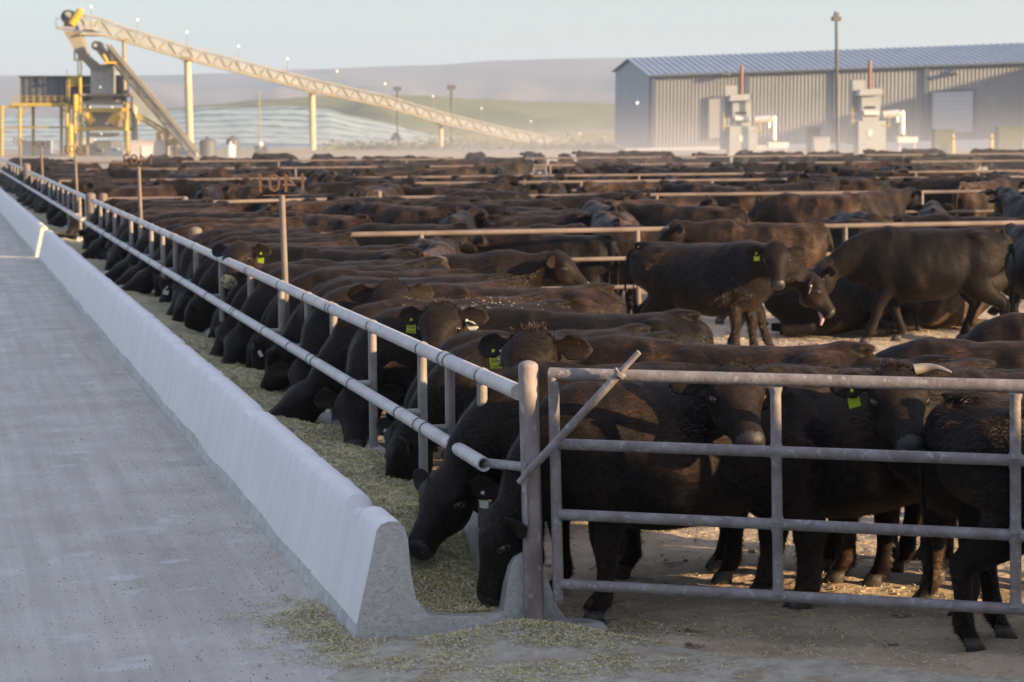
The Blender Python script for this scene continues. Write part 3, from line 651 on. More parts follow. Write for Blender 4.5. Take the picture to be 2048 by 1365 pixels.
def onconv(px, mb, n, m_): return mb.build(n, m_, cv)
def q(px, py, D_=197, dd=0): return atd(px, py, D_)+FH*dd-cv0
m = MB(); m.tube([q(136, 34, 197, -.1), q(136, 34, 197, 1.9)], .62, 18); a = q(127, 53), q(147, 53), q(146, 28), q(130, 28); m.add([p for p in a]+[p+FH*1.8 for p in a], [(3, 2, 1, 0), (4, 5, 6, 7), (0, 1, 5, 4), (1, 2, 6, 5), (2, 3, 7, 6), (3, 0, 4, 7)], 0, False); onconv(0, m, 'head_drum', BLK)
m = MB(); m.tube([q(137, 30, 196.8, -.25), q(137, 30, 196.8, -.1)], .28, 14); onconv(0, m, 'drum_cap', GALV)
m = MB(); m.tube([q(146, 50, 196, -.6), q(163, 25, 196, -.6)], .36, 14); m.dome(q(163, 25, 196, -.6), .36, 12); onconv(0, m, 'belt_guard', YEL)
m = MB(); a = q(112, 58), q(186, 60), q(186, 55), q(112, 53); m.add([p for p in a]+[p+FH*2.2 for p in a], [(3, 2, 1, 0), (4, 5, 6, 7), (0, 1, 5, 4), (1, 2, 6, 5), (2, 3, 7, 6), (3, 0, 4, 7)], 0, False)
for x in (112, 124, 170, 186): m.tube([q(x, 55), q(x, 36)], .03, 6)
m.tube([q(112, 37), q(126, 37)], .03, 6); m.tube([q(165, 39), q(186, 40)], .03, 6); onconv(0, m, 'head_platform', GALV)
m = MB(); P4 = [(127, 62), (156, 62), (178, 122), (196, 141), (212, 139), (176, 118)]
m = MB(); A = [q(*p, 197, .1) for p in ((126, 62), (157, 62), (174, 112), (211, 142), (183, 142), (153, 108))]; Bp = [p+FH*1.5 for p in A]; n = 6
m.add(A+Bp, [tuple(range(n-1, -1, -1)), tuple(range(n, 2*n))]+[(i, (i+1) % n, n+(i+1) % n, n+i) for i in range(n)], 0, False); onconv(0, m, 'discharge_chute', BEIGE)
for px, y0, x1, r, D_, lab in ((375, 116, 381, .33, 210, 'cream concrete column carrying the belt conveyor, tallest and nearest the plant'), (624, 183, 626, .31, 225, 'cream concrete column under the middle of the belt conveyor'), (882, 246, 882, .26, 248, 'short cream concrete column under the low end of the belt conveyor'), (268, 188, 270, .27, 200, 'cream column just right of the yellow plant frame')):
    u = PX('support_column', lab, 'column', px, D_); m = MB(); m.tube([u.p(x1, 322), u.p(px, y0+4)], [r*1.1, r], 18); u.put(m, 'shaft', COLM); m = MB(); m.box(u.p(px, y0+2, 0), (1.1, 1.8, .35), RT, FH); u.put(m, 'bearing_cap', BEIGE)
u = PX('support_mast', 'slim tan mast rising beside the plant to the upper conveyor', 'mast', 249, 198); m = MB(); m.tube([u.p(252, 318), u.p(248, 78)], .17, 10); u.put(m, 'mast', BEIGE); m = MB(); m.box(u.p(248, 79), (.8, .8, .2)); u.put(m, 'cap_plate', BEIGE)
# second, steeper conveyor
D2 = lambda y: 196-(y-100)/200*6
pts = [(x, y, D2(y)) for x, y in ((214, 100), (236, 128), (300, 204), (350, 264), (392, 316))]
c2, c20 = conveyor('inclined_conveyor', 'short steep inclined conveyor leaning against the yellow plant tower', pts, [.9, 1.0, 1.0, 1.0, .9], 1.8, [], BEIGE, BEIGE, mat('pale_hood', (.36, .33, .26), (.44, .41, .33), .5, .6))
def q2(px, py, D_=195, dd=0): return atd(px, py, D_)+FH*dd-c20
m = MB(); m.tube([q2(193, 92, 195, -.2), q2(193, 92, 195, 1.4)], .42, 16)
A = [q2(*p, 195, 0) for p in ((184, 90), (200, 88), (226, 128), (219, 136), (205, 118))]; Bp = [p+FH*1.3 for p in A]; n = 5
m.add(A+Bp, [tuple(range(n-1, -1, -1)), tuple(range(n, 2*n))]+[(i, (i+1) % n, n+(i+1) % n, n+i) for i in range(n)], 0, False); m.build('drive_head', BLK, c2)
m = MB(); m.tube([q2(192, 91, 194.6, -.35), q2(192, 91, 194.6, -.2)], .17, 12); m.build('drum_cap', GALV, c2)
m = MB(); m.tube([q2(208, 110, 194.6, -.3), q2(216, 124, 194.6, -.3)], .13, 10); m.box(q2(222, 126, 194.6, -.3), (1.0, .5, .15)); m.build('drive_guard', YEL, c2)
m = MB(); A = [q2(*p, 197, 0) for p in ((262, 176), (300, 214), (388, 314), (352, 314), (268, 208))]; Bp = [p+FH*1.6 for p in A]
m.add(A+Bp, [tuple(range(n-1, -1, -1)), tuple(range(n, 2*n))]+[(i, (i+1) % n, n+(i+1) % n, n+i) for i in range(n)], 0, False); m.build('under_wedge', mat('grey_wedge', (.20, .22, .22), (.27, .29, .29), .5, .6), c2)  # grey wedge set under the steep conveyor
m = MB()
for a, b in (((276, 228), (348, 270)), ((276, 236), (340, 274)), ((276, 228), (276, 250))): m.tube([q2(*a, 193), q2(*b, 193)], .10, 8)
for i in range(5): m.tube([q2(276+i*15, 228+i*8.7, 193), q2(282+i*15, 238+i*8.2, 193)], .05, 6)
m.build('catwalk', YELD, c2)
m = MB()
for x in (332, 350): m.tube([q2(x, 318, 193), q2(x, 262, 193)], .20, 8)
m.tube([q2(330, 266, 193), q2(352, 264, 193)], .18, 8); m.tube([q2(336, 286, 193), q2(356, 282, 193)], .3, 8); m.tube([q2(316, 265, 193), q2(318, 280, 193)], .22, 8); m.build('tail_frame', YEL, c2)
# yellow tower with hopper
tw = PX('batching_tower', 'yellow steel batching tower with a pale hopper bin and yellow guards', 'tower', 200, 197)
def bars(nm, mm, L_, r, dd=0, par=None):
    for (a, b, c, d) in L_:
        m = MB(); tw.bar(m, a, b, c, d, r, dd); tw.put(m, nm, mm, par)
fr_ = bars('frame', YELD, [(134, 320, 134, 210), (162, 320, 160, 150), (256, 320, 254, 206), (160, 190, 160, 320), (134, 214, 160, 214), (134, 258, 160, 258), (160, 220, 256, 220), (164, 259, 256, 258), (150, 300, 150, 200)], .17)
bars('frame', YELD, [(162, 320, 162, 190), (254, 320, 254, 190), (162, 220, 254, 220), (134, 320, 134, 215), (162, 259, 254, 259)], .15, 3.2)
bars('brace', YELD, [(164, 258, 180, 222), (252, 258, 238, 222), (134, 258, 158, 216), (164, 316, 164, 262)], .07, .05)
m = MB(); tw.box(m, 180, 139, 226, 188, .2, 3.0); tw.poly(m, [(180, 139), (226, 139), (219, 128), (189, 130)], .6, 2.6); tw.put(m, 'hopper_bin', GALV)
m = MB(); tw.box(m, 160, 188, 252, 192, -.3, 3.4); tw.box(m, 164, 204, 248, 210, -.2, 3.3); tw.box(m, 176, 192, 236, 204, .3, 2.8); tw.put(m, 'collar', BEIGE)
m = MB(); tw.box(m, 168, 195, 184, 200, .22, .3); tw.box(m, 226, 195, 244, 200, .22, .3); tw.put(m, 'slot', DARK)
m = MB(); tw.box(m, 160, 216, 256, 224, -.15, .1); tw.box(m, 163, 255, 256, 262, -.15, .1); tw.put(m, 'cross_beam', YEL)
m = MB(); tw.box(m, 168, 224, 250, 256, .8, 2.8); tw.put(m, 'mixer_body', mat('brown_grey_mixer', (.20, .19, .16), (.26, .24, .20), .8, .7))
for (a, b, c, d) in ((174, 229, 188, 247), (237, 229, 223, 247)):
    m = MB(); tw.bar(m, a, b, c, d, .40, -.3, 14); tw.put(m, 'belt_guard', YEL)
m = MB(); tw.poly(m, [(172, 266), (232, 266), (222, 275), (184, 275)], 0, 2.4); tw.put(m, 'discharge_pan', BEIGE)
for a_ in ((145, 320, 144, 250, .22, -.6), (153, 222, 153, 190, .22, -.4), (252, 262, 252, 238, .22, -.4)):
    m = MB(); tw.bar(m, *a_, 12); tw.put(m, 'pipe', YEL)
m = MB(); [tw.bar(m, x, 200, x, 150, .05, 1.5) for x in (228, 234, 240, 246)]; tw.box(m, 226, 150, 248, 188, 1.6, 3.0); tw.put(m, 'ladder_cage', SLATE)
m = MB(); tw.box(m, 138, 152, 154, 174, .4, 1.2); tw.bar(m, 137, 150, 137, 205, .06, .3); tw.bar(m, 155, 100, 155, 150, .06, .3); tw.bar(m, 148, 100, 148, 122, .08, .3); tw.bar(m, 147, 121, 170, 119, .06, .3); tw.bar(m, 161, 118, 161, 150, .06, .3); tw.box(m, 157, 113, 166, 121, .2, .6); tw.bar(m, 132, 173, 180, 171, .06, .3); tw.bar(m, 132, 140, 132, 200, .03, .3); tw.put(m, 'stairs', YELD)
for px, py in ((203, 175), (183, 215), (227, 215), (205, 268)):
    m = MB().ball(tw.p(px, py, -.6), .08, 8); tw.put(m, 'lamp_globe', LAMPG)
u = PX('steel_platform', 'yellow steel platform on legs carrying the dark bin, far left', 'platform', 80, 198)
m = MB(); u.box(m, 24, 206, 142, 213, -.2, 6); u.box(m, -60, 212, 30, 216, 0, 1.5); u.put(m, 'deck', YELD)
for (x, dd) in ((40, 0), (137, 0), (40, 5.5), (98, 5.5), (4, 0)):
    m = MB(); u.bar(m, x, 320, x, 212, .15, dd); u.put(m, 'leg', YELD)
for a in ((40, 232, 60, 213), (138, 230, 118, 213), (0, 257, 137, 255), (0, 260, 0, 320)):
    m = MB(); u.bar(m, *a, .07, .0); u.put(m, 'brace', YELD)
m = MB()
for x in range(26, 142, 14): u.bar(m, x, 208, x, 192, .03, -.1)
u.bar(m, 26, 193, 140, 193, .03, -.1); u.bar(m, 26, 200, 140, 200, .03, -.1); u.put(m, 'railing', YELD)
u = PX('storage_bin', 'dark slate rectangular bin on the yellow platform, far left', 'bin', 110, 198.3); m = MB(); u.box(m, 39, 155, 182, 206, .3, 5.5); u.put(m, 'body', SLATE); m = MB(); u.box(m, 37, 152, 184, 156, .1, 5.7); u.put(m, 'rim', BLK); m = MB(); [u.box(m, x, 156, x+2.2, 205, .18, .3) for x in range(48, 180, 13)]; u.put(m, 'rib', SLATE)
# low things at the foot of the plant
LOWC = mat('pale_low_wall', (.46, .47, .46), (.55, .56, .55), .5, .8); CONT = mat('mauve_grey_container', (.36, .335, .33), (.42, .39, .385), .6, .7)
def low(nm, lab, cat, x0, y0, x1, y1, D_, dep, mm, extra=None, top=None):
    u = PX(nm, lab, cat, (x0+x1)/2, D_); m = MB(); u.box(m, x0, y0, x1, y1, 0, dep); u.put(m, 'body', mm)
    m = MB(); u.box(m, x0-.8, y0-2, x1+.8, y0, -.1, dep+.1); u.put(m, 'top', top or mm)
    if extra: extra(u)
low('shipping_container', 'mauve grey shipping container right of the yellow tower', 'container', 262, 283, 330, 320, 192, 2.5, CONT, lambda u: u.put(u.box(MB(), 283, 292, 306, 318, -.08, .02), 'panel', WHITEP))
low('block_wall', 'pale low concrete wall under the yellow platform', 'wall', 38, 284, 100, 320, 205, 1.0, LOWC); low('block_wall', 'pale concrete wall between tower legs', 'wall', 150, 280, 188, 320, 206, 1.0, LOWC)
low('feed_truck', 'dark truck standing under the hopper, partly hidden', 'truck', 188, 284, 222, 316, 203, 6.0, mat('dark_truck', (.10, .12, .14), rough=.5), lambda u: (u.put(u.box(MB(), 190, 298, 206, 312, -.3, -.0), 'cab', WHITEP), u.put(u.box(MB(), 192, 299, 204, 304, -.34, -.3), 'windscreen', DARK)))
low('white_pickup', 'white pickup parked right of the dark truck', 'pickup', 214, 303, 242, 316, 196, 1.8, WHITEP, lambda u: (u.put(u.box(MB(), 222, 297, 234, 302, .1, 1.7), 'cab', WHITEP), u.put(u.box(MB(), 223, 298, 233, 301, .05, .1), 'window', DARK)))
def tank(nm, lab, px, y0, y1, r, D_, mm, cat='tank'):
    u = PX(nm, lab, cat, px, D_); a, b = u.p(px, y1), u.p(px, y0); m = MB(); m.tube([a, b], r, 18).dome(b, r, 18, h=r*.35); u.put(m, 'body', mm); m = MB(); m.tube([b+V((0, 0, r*.3)), b+V((0, 0, r*.3+.25))], r*.25, 10); u.put(m, 'cap', mm); return u
tank('white_tank', 'small bright white upright tank on the flat, right of the tallest column', 461, 292, 325, .42, 186, WHITEP)
BLKP = mat('dark_plastic', (.075, .085, .09), rough=.6)
tank('dark_tank', 'dark round tank right of the tallest conveyor column', 416, 284, 325, .75, 195, BLKP); tank('dark_tank', 'dark round tank partly behind the white upright tank', 466, 281, 325, .62, 200, BLKP)
u = PX('weather_mast', 'thin pale mast on a dark base before the silage pile', 'mast', 519, 205); m = MB(); m.tube([u.p(520, 300), u.p(518, 183)], .07, 8); u.put(m, 'mast', BEIGE); m = MB(); u.box(m, 509, 293, 533, 312, 0, 1.2); u.put(m, 'base', SLATE); m = MB().ball(u.p(521, 289, -.2), .28, 8); u.put(m, 'dish', WHITEP)
low('blue_tarp_stack', 'low pale blue covered stack right of the second conveyor column', 'stack', 636, 297, 664, 322, 230, 2, SIL)
u = PX('loader', 'small dark loader working on the silage pile edge', 'loader', 791, 262); m = MB(); u.box(m, 783, 271, 800, 278, 0, 1.6); u.put(m, 'body', SLATE); m = MB(); u.box(m, 787, 266, 796, 271, .2, 1.3); u.put(m, 'cab', DARK)
for x in (786, 797):
    m = MB(); m.tube([u.p(x, 278, -.1), u.p(x, 278, .3)], .28, 12); u.put(m, 'wheel', BLK)
u.put(u.box(MB(), 799, 275, 803, 281, 0, 1.6), 'bucket', YELD)
# unseen long shed, added and shaped to keep the near gate and road in shade
sh = empty('unseen_shade_shed', gpt(5, 0, 3.4), label='unseen long shed added outside the frame to shade the near gate and road', cat='shed')
o0 = V(sh.location); ax, ay = GD, V((-.522, -.853, 0))
def sp(s, o_, z): return GO+GD*s+ay*o_+V((0, 0, z))-o0
HS_ = 4.6; U0 = HS_-1.16
MB().hexa([sp(5.5, U0, -.06), sp(60, U0, -.06), sp(60, U0+9, -.06), sp(5.5, U0+9, -.06), sp(5.5, U0, HS_), sp(60, U0, HS_), sp(60, U0+9, HS_), sp(5.5, U0+9, HS_)]).build('wall', SHED, sh)
MB().hexa([sp(5.4, U0, HS_+.002), sp(60.1, U0, HS_+.002), sp(60.1, U0+9.2, HS_+.002), sp(5.4, U0+9.2, HS_+.002), sp(5.4, U0+1, HS_+.3), sp(60.1, U0+1, HS_+.3), sp(60.1, U0+8, HS_+.3), sp(5.4, U0+8, HS_+.3)]).build('roof', ROOFM, sh)
# ---------------------------------------------------------------- cattle
def ring(c, t, side, up, ry, rz, n, pw=2.0, flat=0.0):
    out = []
    for i in range(n):
        a = 2*math.pi*i/n
        ca, sa = math.cos(a), math.sin(a)
        e = 2.0/pw
        y = math.copysign(abs(ca)**e, ca)*ry
        z = math.copysign(abs(sa)**e, sa)*rz
        if flat: y *= 1.0 - flat*sa           # pear shape: narrower on top
        out.append(c + side*y + up*z)
    return out

def loft(bm, secs, n=18, upv=None, caps=True, pw=2.0):
    """secs: (x,y,z, half width, half height[, pear]) along a path."""
    P = [V(s[:3]) for s in secs]
    rows = []
    side_prev = None
    for i, s in enumerate(secs):
        t = (P[min(i+1, len(P)-1)] - P[max(i-1, 0)]).normalized()
        u0 = V(upv) if upv else V((0, 0, 1))
        side = t.cross(u0)
        if side.length < 1e-3: side = side_prev or V((0, 1, 0))
        side.normalize()
        if side_prev and side.dot(side_prev) < 0: side = -side
        side_prev = side
        up = side.cross(t).normalized()
        if up.dot(u0) < 0: up = -up
        rows.append([bm.verts.new(p) for p in ring(P[i], t, side, up, s[3], s[4], n, pw, s[5] if len(s) > 5 else 0)])
    for a, b in zip(rows, rows[1:]):
        for i in range(n):
            bm.faces.new((a[i], a[(i+1) % n], b[(i+1) % n], b[i]))
    if caps:
        for r, i, j in ((rows[0], 0, 1), (rows[-1], -1, -2)):
            d = (P[i]-P[j]).normalized()*min(secs[i][3], secs[i][4])*0.5
            c = bm.verts.new(P[i]+d)
            for k in range(n):
                bm.faces.new((r[k], r[(k+1) % n], c))
    return rows

def ball(bm, c, r, rx=None, seg=12):
    m = bmesh.ops.create_uvsphere(bm, u_segments=seg, v_segments=max(6, seg*2//3), radius=1.0)
    S = r if isinstance(r, (tuple, list)) else (r, r, r)
    for v in m['verts']:
        p = V((v.co.x*S[0], v.co.y*S[1], v.co.z*S[2]))
        if rx is not None: p = rx @ p
        v.co = p + V(c)
    return m['verts']

def bez(pts, n):
    """Catmull-Rom through pts"""
    out = []
    P = [pts[0]] + list(pts) + [pts[-1]]
    for i in range(1, len(P)-2):
        for k in range(n):
            t = k/n
            a, b, c, d = P[i-1], P[i], P[i+1], P[i+2]
            out.append(tuple(0.5*((2*b[j]) + (-a[j]+c[j])*t + (2*a[j]-5*b[j]+4*c[j]-d[j])*t*t + (-a[j]+3*b[j]-3*c[j]+d[j])*t**3) for j in range(len(b))))
    out.append(tuple(pts[-1]))
    return out

def cow_frame(neck_mid, poll, hyaw, hpitch, hroll=0):
    hd = V((math.cos(hpitch)*math.cos(hyaw), math.cos(hpitch)*math.sin(hyaw), math.sin(hpitch)))
    hs = V((-math.sin(hyaw), math.cos(hyaw), 0))           # the animal's left
    hu = hd.cross(hs).normalized()
    if hroll:
        q = Quaternion(hd, hroll); hs = q @ hs; hu = q @ hu
    return hd, hs, hu

HEADS = [  # along head, half width, half height, centre drop
    (-0.050, 0.088, 0.092, -0.012), (0.0, 0.120, 0.118, -0.020), (0.06, 0.134, 0.142, -0.040), (0.13, 0.134, 0.154, -0.056), (0.20, 0.116, 0.148, -0.066),
    (0.27, 0.084, 0.120, -0.062), (0.34, 0.073, 0.098, -0.056), (0.41, 0.070, 0.086, -0.055),
    (0.465, 0.078, 0.080, -0.058), (0.505, 0.070, 0.066, -0.062), (0.525, 0.046, 0.044, -0.064)]
HS = .97                                                   # head size

def cow_parts(p):
    """p: pose dict -> (body mesh, eye positions, ear frames, head frame)"""
    lie = p.get('lie', False)
    bm = bmesh.new()
    dz = -0.50 if lie else 0.0
    wid = 1.12 if lie else 1.0
    fat = p.get('fat', 1.0)
    trunk = [(-0.86, 0, 1.10, .10, .12), (-0.80, 0, 1.09, .17, .20, .05), (-0.68, 0, 1.06, .225, .285, .08), (-0.52, 0, 1.025, .262, .330, .10),
             (-0.34, 0, .985, .278, .365, .13), (-0.12, 0, .935, .325, .415, .14), (0.10, 0, .915, .345, .435, .14), (0.30, 0, .915, .335, .435, .16),
             (0.48, 0, .955, .285, .405, .20), (0.64, 0, .955, .265, .405, .20), (0.78, 0, .94, .215, .355, .15), (0.89, 0, .91, .150, .265, .1), (0.95, 0, .88, .09, .17)]
    trunk = [(s[0], 0, s[2]+dz+(0.0 if not lie else (0.02)), s[3]*wid*fat*1.07, s[4]*(1.0 if not lie else .97), *(s[5:] or (0,))) for s in trunk]
    loft(bm, bez(trunk, 3), 26)
    # hook bones, pins, shoulder blades, belly
    for s in (1, -1):
        ball(bm, (-0.47, .158*s, 1.238+dz), (.13, .080, .070)); ball(bm, (-0.79, .095*s, 1.18+dz), (.09, .06, .075))
        ball(bm, (0.47, .135*s, 1.02+dz), (.19, .125, .20)); ball(bm, (0.60, .140*s, .88+dz), (.17, .10, .19))
        ball(bm, (-0.54, .165*s, 1.0+dz), (.26, .115, .27))
    ball(bm, (0.46, 0, 1.315+dz), (.26, .070, .055)); ball(bm, (-0.70, 0, 1.335+dz), (.16, .06, .03)); ball(bm, (-0.1, 0, 1.318+dz), (.5, .045, .03))
    # neck
    nm, poll = V(p['neck']), V(p['poll'])
    if lie: nm = nm+V((0, 0, dz)); poll = poll+V((0, 0, dz))
    hd, hs, hu = cow_frame(nm, poll, p['yaw'], p['pitch'], p.get('roll', 0))
    base = (0.50, 0, 1.08+dz, .24, .31)
    b2 = (0.72, nm.y*.25, (1.09+dz)*.6+nm.z*.4, .20, .29)
    back = poll - hd*0.02 - hu*0.06
    secs = [base, b2, (nm.x, nm.y, nm.z, .150, .215), (back.x, back.y, back.z, .110, .135), (back.x+hd.x*.1, back.y+hd.y*.1, back.z+hd.z*.1-.02, .09, .11)]
    loft(bm, bez(secs, 4), 20)
    # dewlap
    ball(bm, (nm.x-.10, nm.y*.5, nm.z-.20), (.16, .045, .10))
    # head
    def H(a, b, c): return poll + (hd*a + hs*b + hu*c)*HS
    secs = []
    n = 20; rows = []
    for (a, w, h, dr) in bez(HEADS, 2):
        c = H(a, 0, dr)
        rows.append([bm.verts.new(q) for q in ring(c, hd, hs, hu, w*HS*1.22, h*HS*1.15, n, 2.3, -0.10 if .05 < a < .4 else 0)])
    for a_, b_ in zip(rows, rows[1:]):
        for i in range(n): bm.faces.new((a_[i], a_[(i+1) % n], b_[(i+1) % n], b_[i]))
    for r, a in ((rows[0], -.07), (rows[-1], .535)):
        c = bm.verts.new(H(a, 0, -.05))
        for k in range(n): bm.faces.new((r[k], r[(k+1) % n], c))
    R = Matrix((hd, hs, hu)).transposed()
    ball(bm, H(-.01, 0, .055), (.075, .085, .06), R)                        # poll knob
    for s in (1, -1):
        ball(bm, H(.115, .138*s, .030), (.065, .036, .046), R)              # brow
        ball(bm, H(.21, .100*s, -.105), (.12, .030, .065), R); ball(bm, H(.30, .045*s, .020), (.14, .030, .022), R)               # cheek
        ball(bm, H(.478, .052*s, -.022), (.036, .030, .030), R)             # nostril rims
        ball(bm, H(0.02, .115*s, .0), (.035, .045, .035), R)                # ear base
    ball(bm, H(.455, 0, -.125), (.055, .05, .028), R)                       # chin
    # legs
    feet = []
    L = p.get('legs', {})
    def leg(front, s):
        k = ('f' if front else 'h')+('l' if s > 0 else 'r')
        dx, bend, lift = L.get(k, (0, 0, 0))
        if lie:
            if front:
                path = [(.55, .20*s, .46, .13, .13), (.42, .26*s, .20, .095, .10), (.62, .27*s, .10, .075, .08), (.86, .26*s, .085, .06, .065), (.80, .24*s, .07, .045, .05), (.62, .20*s, .06, .042, .045), (.52, .19*s, .05, .045, .045)]
            else:
                path = [(-.50, .24*s, .50, .15, .2), (-.28, .34*s, .27, .12, .16), (-.42, .40*s, .13, .085, .1), (-.66, .40*s, .10, .06, .07), (-.44, .44*s, .06, .045, .05), (-.22, .46*s, .055, .045, .045)]
            loft(bm, bez(path, 3), 14)
            return
        y = .165*s
        if front:
            path = [(.56, .15*s, .92, .095, .16), (.53, .165*s, .74, .088, .115), (.53+dx*.35, y, .60, .066, .078), (.555+dx*.62+bend, y, .43, .056, .060), (.55+dx*.68+bend, y, .37, .050, .052),
                    (.545+dx*.85+bend*.4, y, .24, .036, .042), (.55+dx, y, .135+lift, .045, .050), (.575+dx, y, .085+lift, .043, .048), (.60+dx, y, .045+lift, .048, .058)]
            fx = .61+dx
        else:
            path = [(-.50, .165*s, 1.0, .12, .22), (-.44, .18*s, .80, .105, .20), (-.47+dx*.2, .18*s, .66, .082, .14), (-.56+dx*.5, .172*s, .54, .060, .088), (-.645+dx*.72-bend, y, .46, .048, .062),
                    (-.635+dx*.8-bend, y, .40, .043, .050), (-.615+dx*.9-bend*.5, y, .26, .036, .044), (-.60+dx, y, .135+lift, .046, .052), (-.575+dx, y, .085+lift, .044, .050), (-.55+dx, y, .045+lift, .048, .058)]
            fx = -.54+dx
        path = [(q[0], q[1], q[2], q[3]*1.26, q[4]*1.24) if q[2] > .1 else q for q in path]
        loft(bm, bez(path, 3), 14, upv=(1, 0, 0))
        feet.append((fx, y, lift))
    for s in (1, -1): leg(True, s); leg(False, s)
    # tail
    tz = dz
    sw = p.get('tail', 0.0)
    if lie: tail = [(-.82, 0, 1.22+tz, .035, .035), (-.93, .03, 1.10+tz, .03, .03), (-.98, .08, .80+tz, .022, .022), (-1.0, .12, .10, .03, .03), (-.98, .16, .05, .03, .03)]
    else: tail = [(-.80, 0, 1.27, .04, .04), (-.90, sw*.2, 1.20, .032, .032), (-.945, sw*.5, .95, .022, .022), (-.93, sw*.8, .70, .020, .020), (-.915, sw, .52, .040, .040), (-.90, sw*1.05, .36, .034, .034), (-.895, sw*1.05, .24, .012, .012)]
    loft(bm, bez(tail, 4), 10, upv=(1, 0, 0))
    return bm, feet, (hd, hs, hu, poll)

def remesh(bm, vox, it=16):
    me = bpy.data.meshes.new('tmp'); bm.normal_update(); bm.to_mesh(me); bm.free()
    o = bpy.data.objects.new('tmp', me); COL.objects.link(o)
    m = o.modifiers.new('r', 'REMESH'); m.mode = 'VOXEL'; m.voxel_size = vox
    s = o.modifiers.new('s', 'SMOOTH'); s.iterations = it; s.factor = .5
    dg = bpy.context.evaluated_depsgraph_get()
    out = bpy.data.meshes.new_from_object(o.evaluated_get(dg))
    bpy.data.objects.remove(o); bpy.data.meshes.remove(me)
    return out

def ear(bm, root, out, up, fwd, L=.225, W=.072, mat=0):
    """A cupped leaf-shaped ear, joined to the body mesh."""
    secs = []
    nn, mm = 9, 10
    rows = []
    for i in range(nn):
        t = i/(nn-1)
        w = W*(0.42+0.9*t if t < .35 else math.sqrt(max(0, 1-((t-.42)/.60)**2))) if t < .999 else W*.10
        th = .013*(1-t*.6)+.004
        c = root + out*(L*t) - up*(0.10*L*t*t)
        row = []
        for k in range(mm):
            a = 2*math.pi*k/mm
            y, z = math.cos(a)*w, math.sin(a)*th
            cup = (abs(math.cos(a))**2)*w*.55*(1-.3*t)
            row.append(bm.verts.new(c + up*y + fwd*(z+cup)))
        rows.append(row)
    fs = []
    for a, b in zip(rows, rows[1:]):
        for k in range(mm): fs.append(bm.faces.new((a[k], a[(k+1) % mm], b[(k+1) % mm], b[k])))
    fs.append(bm.faces.new(rows[-1]))
    for f in fs: f.material_index = mat; f.smooth = True

def hoof(bm, fx, y, lift, mat):
    K = .88
    for s in (1, -1):
        rows = []
        for (z, w, f, b, sh) in ((.085, .026, .050, -.045, -.012), (.055, .030, .066, -.050, 0), (.0, .034, .085, -.052, .008)):
            n = 10; row = []
            for k in range(n):
                a = 2*math.pi*k/n
                x = math.cos(a); yy = math.sin(a)
                xx = x*f if x > 0 else -x*b
                row.append(bm.verts.new((fx+xx*K+sh-.012, y+s*(.025+.004*(1-z/.085))+yy*w*K*(1-.45*max(0, x)**2), z*K+lift)))
            rows.append(row)
        fs = []
        for a, b in zip(rows, rows[1:]):
            for k in range(10): fs.append(bm.faces.new((a[k], a[(k+1) % 10], b[(k+1) % 10], b[k])))
        fs.append(bm.faces.new(rows[0])); fs.append(bm.faces.new(rows[-1]))
        for f in fs: f.material_index = mat; f.smooth = True

def make_cow_mesh(name, p, vox=.017):
    bm, feet, (hd, hs, hu, poll) = cow_parts(p)
    me = remesh(bm, vox)
    def H(a, b, c): return poll + (hd*a + hs*b + hu*c)*HS
    if p.get('lie'): poll = poll+V((0, 0, -.50))
    bm = bmesh.new(); bm.from_mesh(me); bpy.data.meshes.remove(me)
    sd = p.get('seed', 1)*7.3
    # gentle flesh relief
    for v in bm.verts:
        co = v.co
        n = noise.noise(V((co.x*3.1+sd, co.y*3.1, co.z*2.4)))*.019 + noise.noise(V((co.x*8+sd, co.y*6, co.z*4)))*.009 + noise.noise(V((co.x*20+sd, co.y*16, co.z*9)))*.002
        k = min(1.0, max(0.0, (co.z-.55)/.3)) if not p.get('lie') else 1
        d = (co-poll).dot(hd)
        if (co-poll).length < .6 and d > -.02: k *= .35
        v.co = co + v.normal*n*k
    for f in bm.faces:
        f.smooth = True
        c = f.calc_center_median()
        q = c-poll; a = q.dot(hd); u = q.dot(hu); s_ = abs(q.dot(hs))
        if a > .468*HS and q.length < .68 and abs(s_) < .12 and u > -.12: f.material_index = 1
    er = p.get('ears', 0.0)
    for s in (1, -1):
        out = (hs*s*.93 - hd*.16 + hu*(-.10+er)).normalized()
        up = (hu*.75-hd*.6).normalized(); up = (up-out*up.dot(out)).normalized()
        fwd = out.cross(up).normalized()
        if fwd.dot(hd) < 0: fwd = -fwd
        ear(bm, H(.015, .130*s, -.002), out, up, fwd)
    for f_ in feet: hoof(bm, *f_, 2)
    if p.get('nostril', True):
        for s in (1, -1):
            fs0 = set(bm.faces)
            ball(bm, H(.512, .053*s, -.038), (.018, .021, .014), Matrix((hd, hs, hu)).transposed(), 10)
            for f in set(bm.faces)-fs0: f.material_index = 3; f.smooth = True
    bm.normal_update()
    me = bpy.data.meshes.new(name); bm.to_mesh(me); bm.free()
    return me, (hd, hs, hu, poll)
D = math.radians
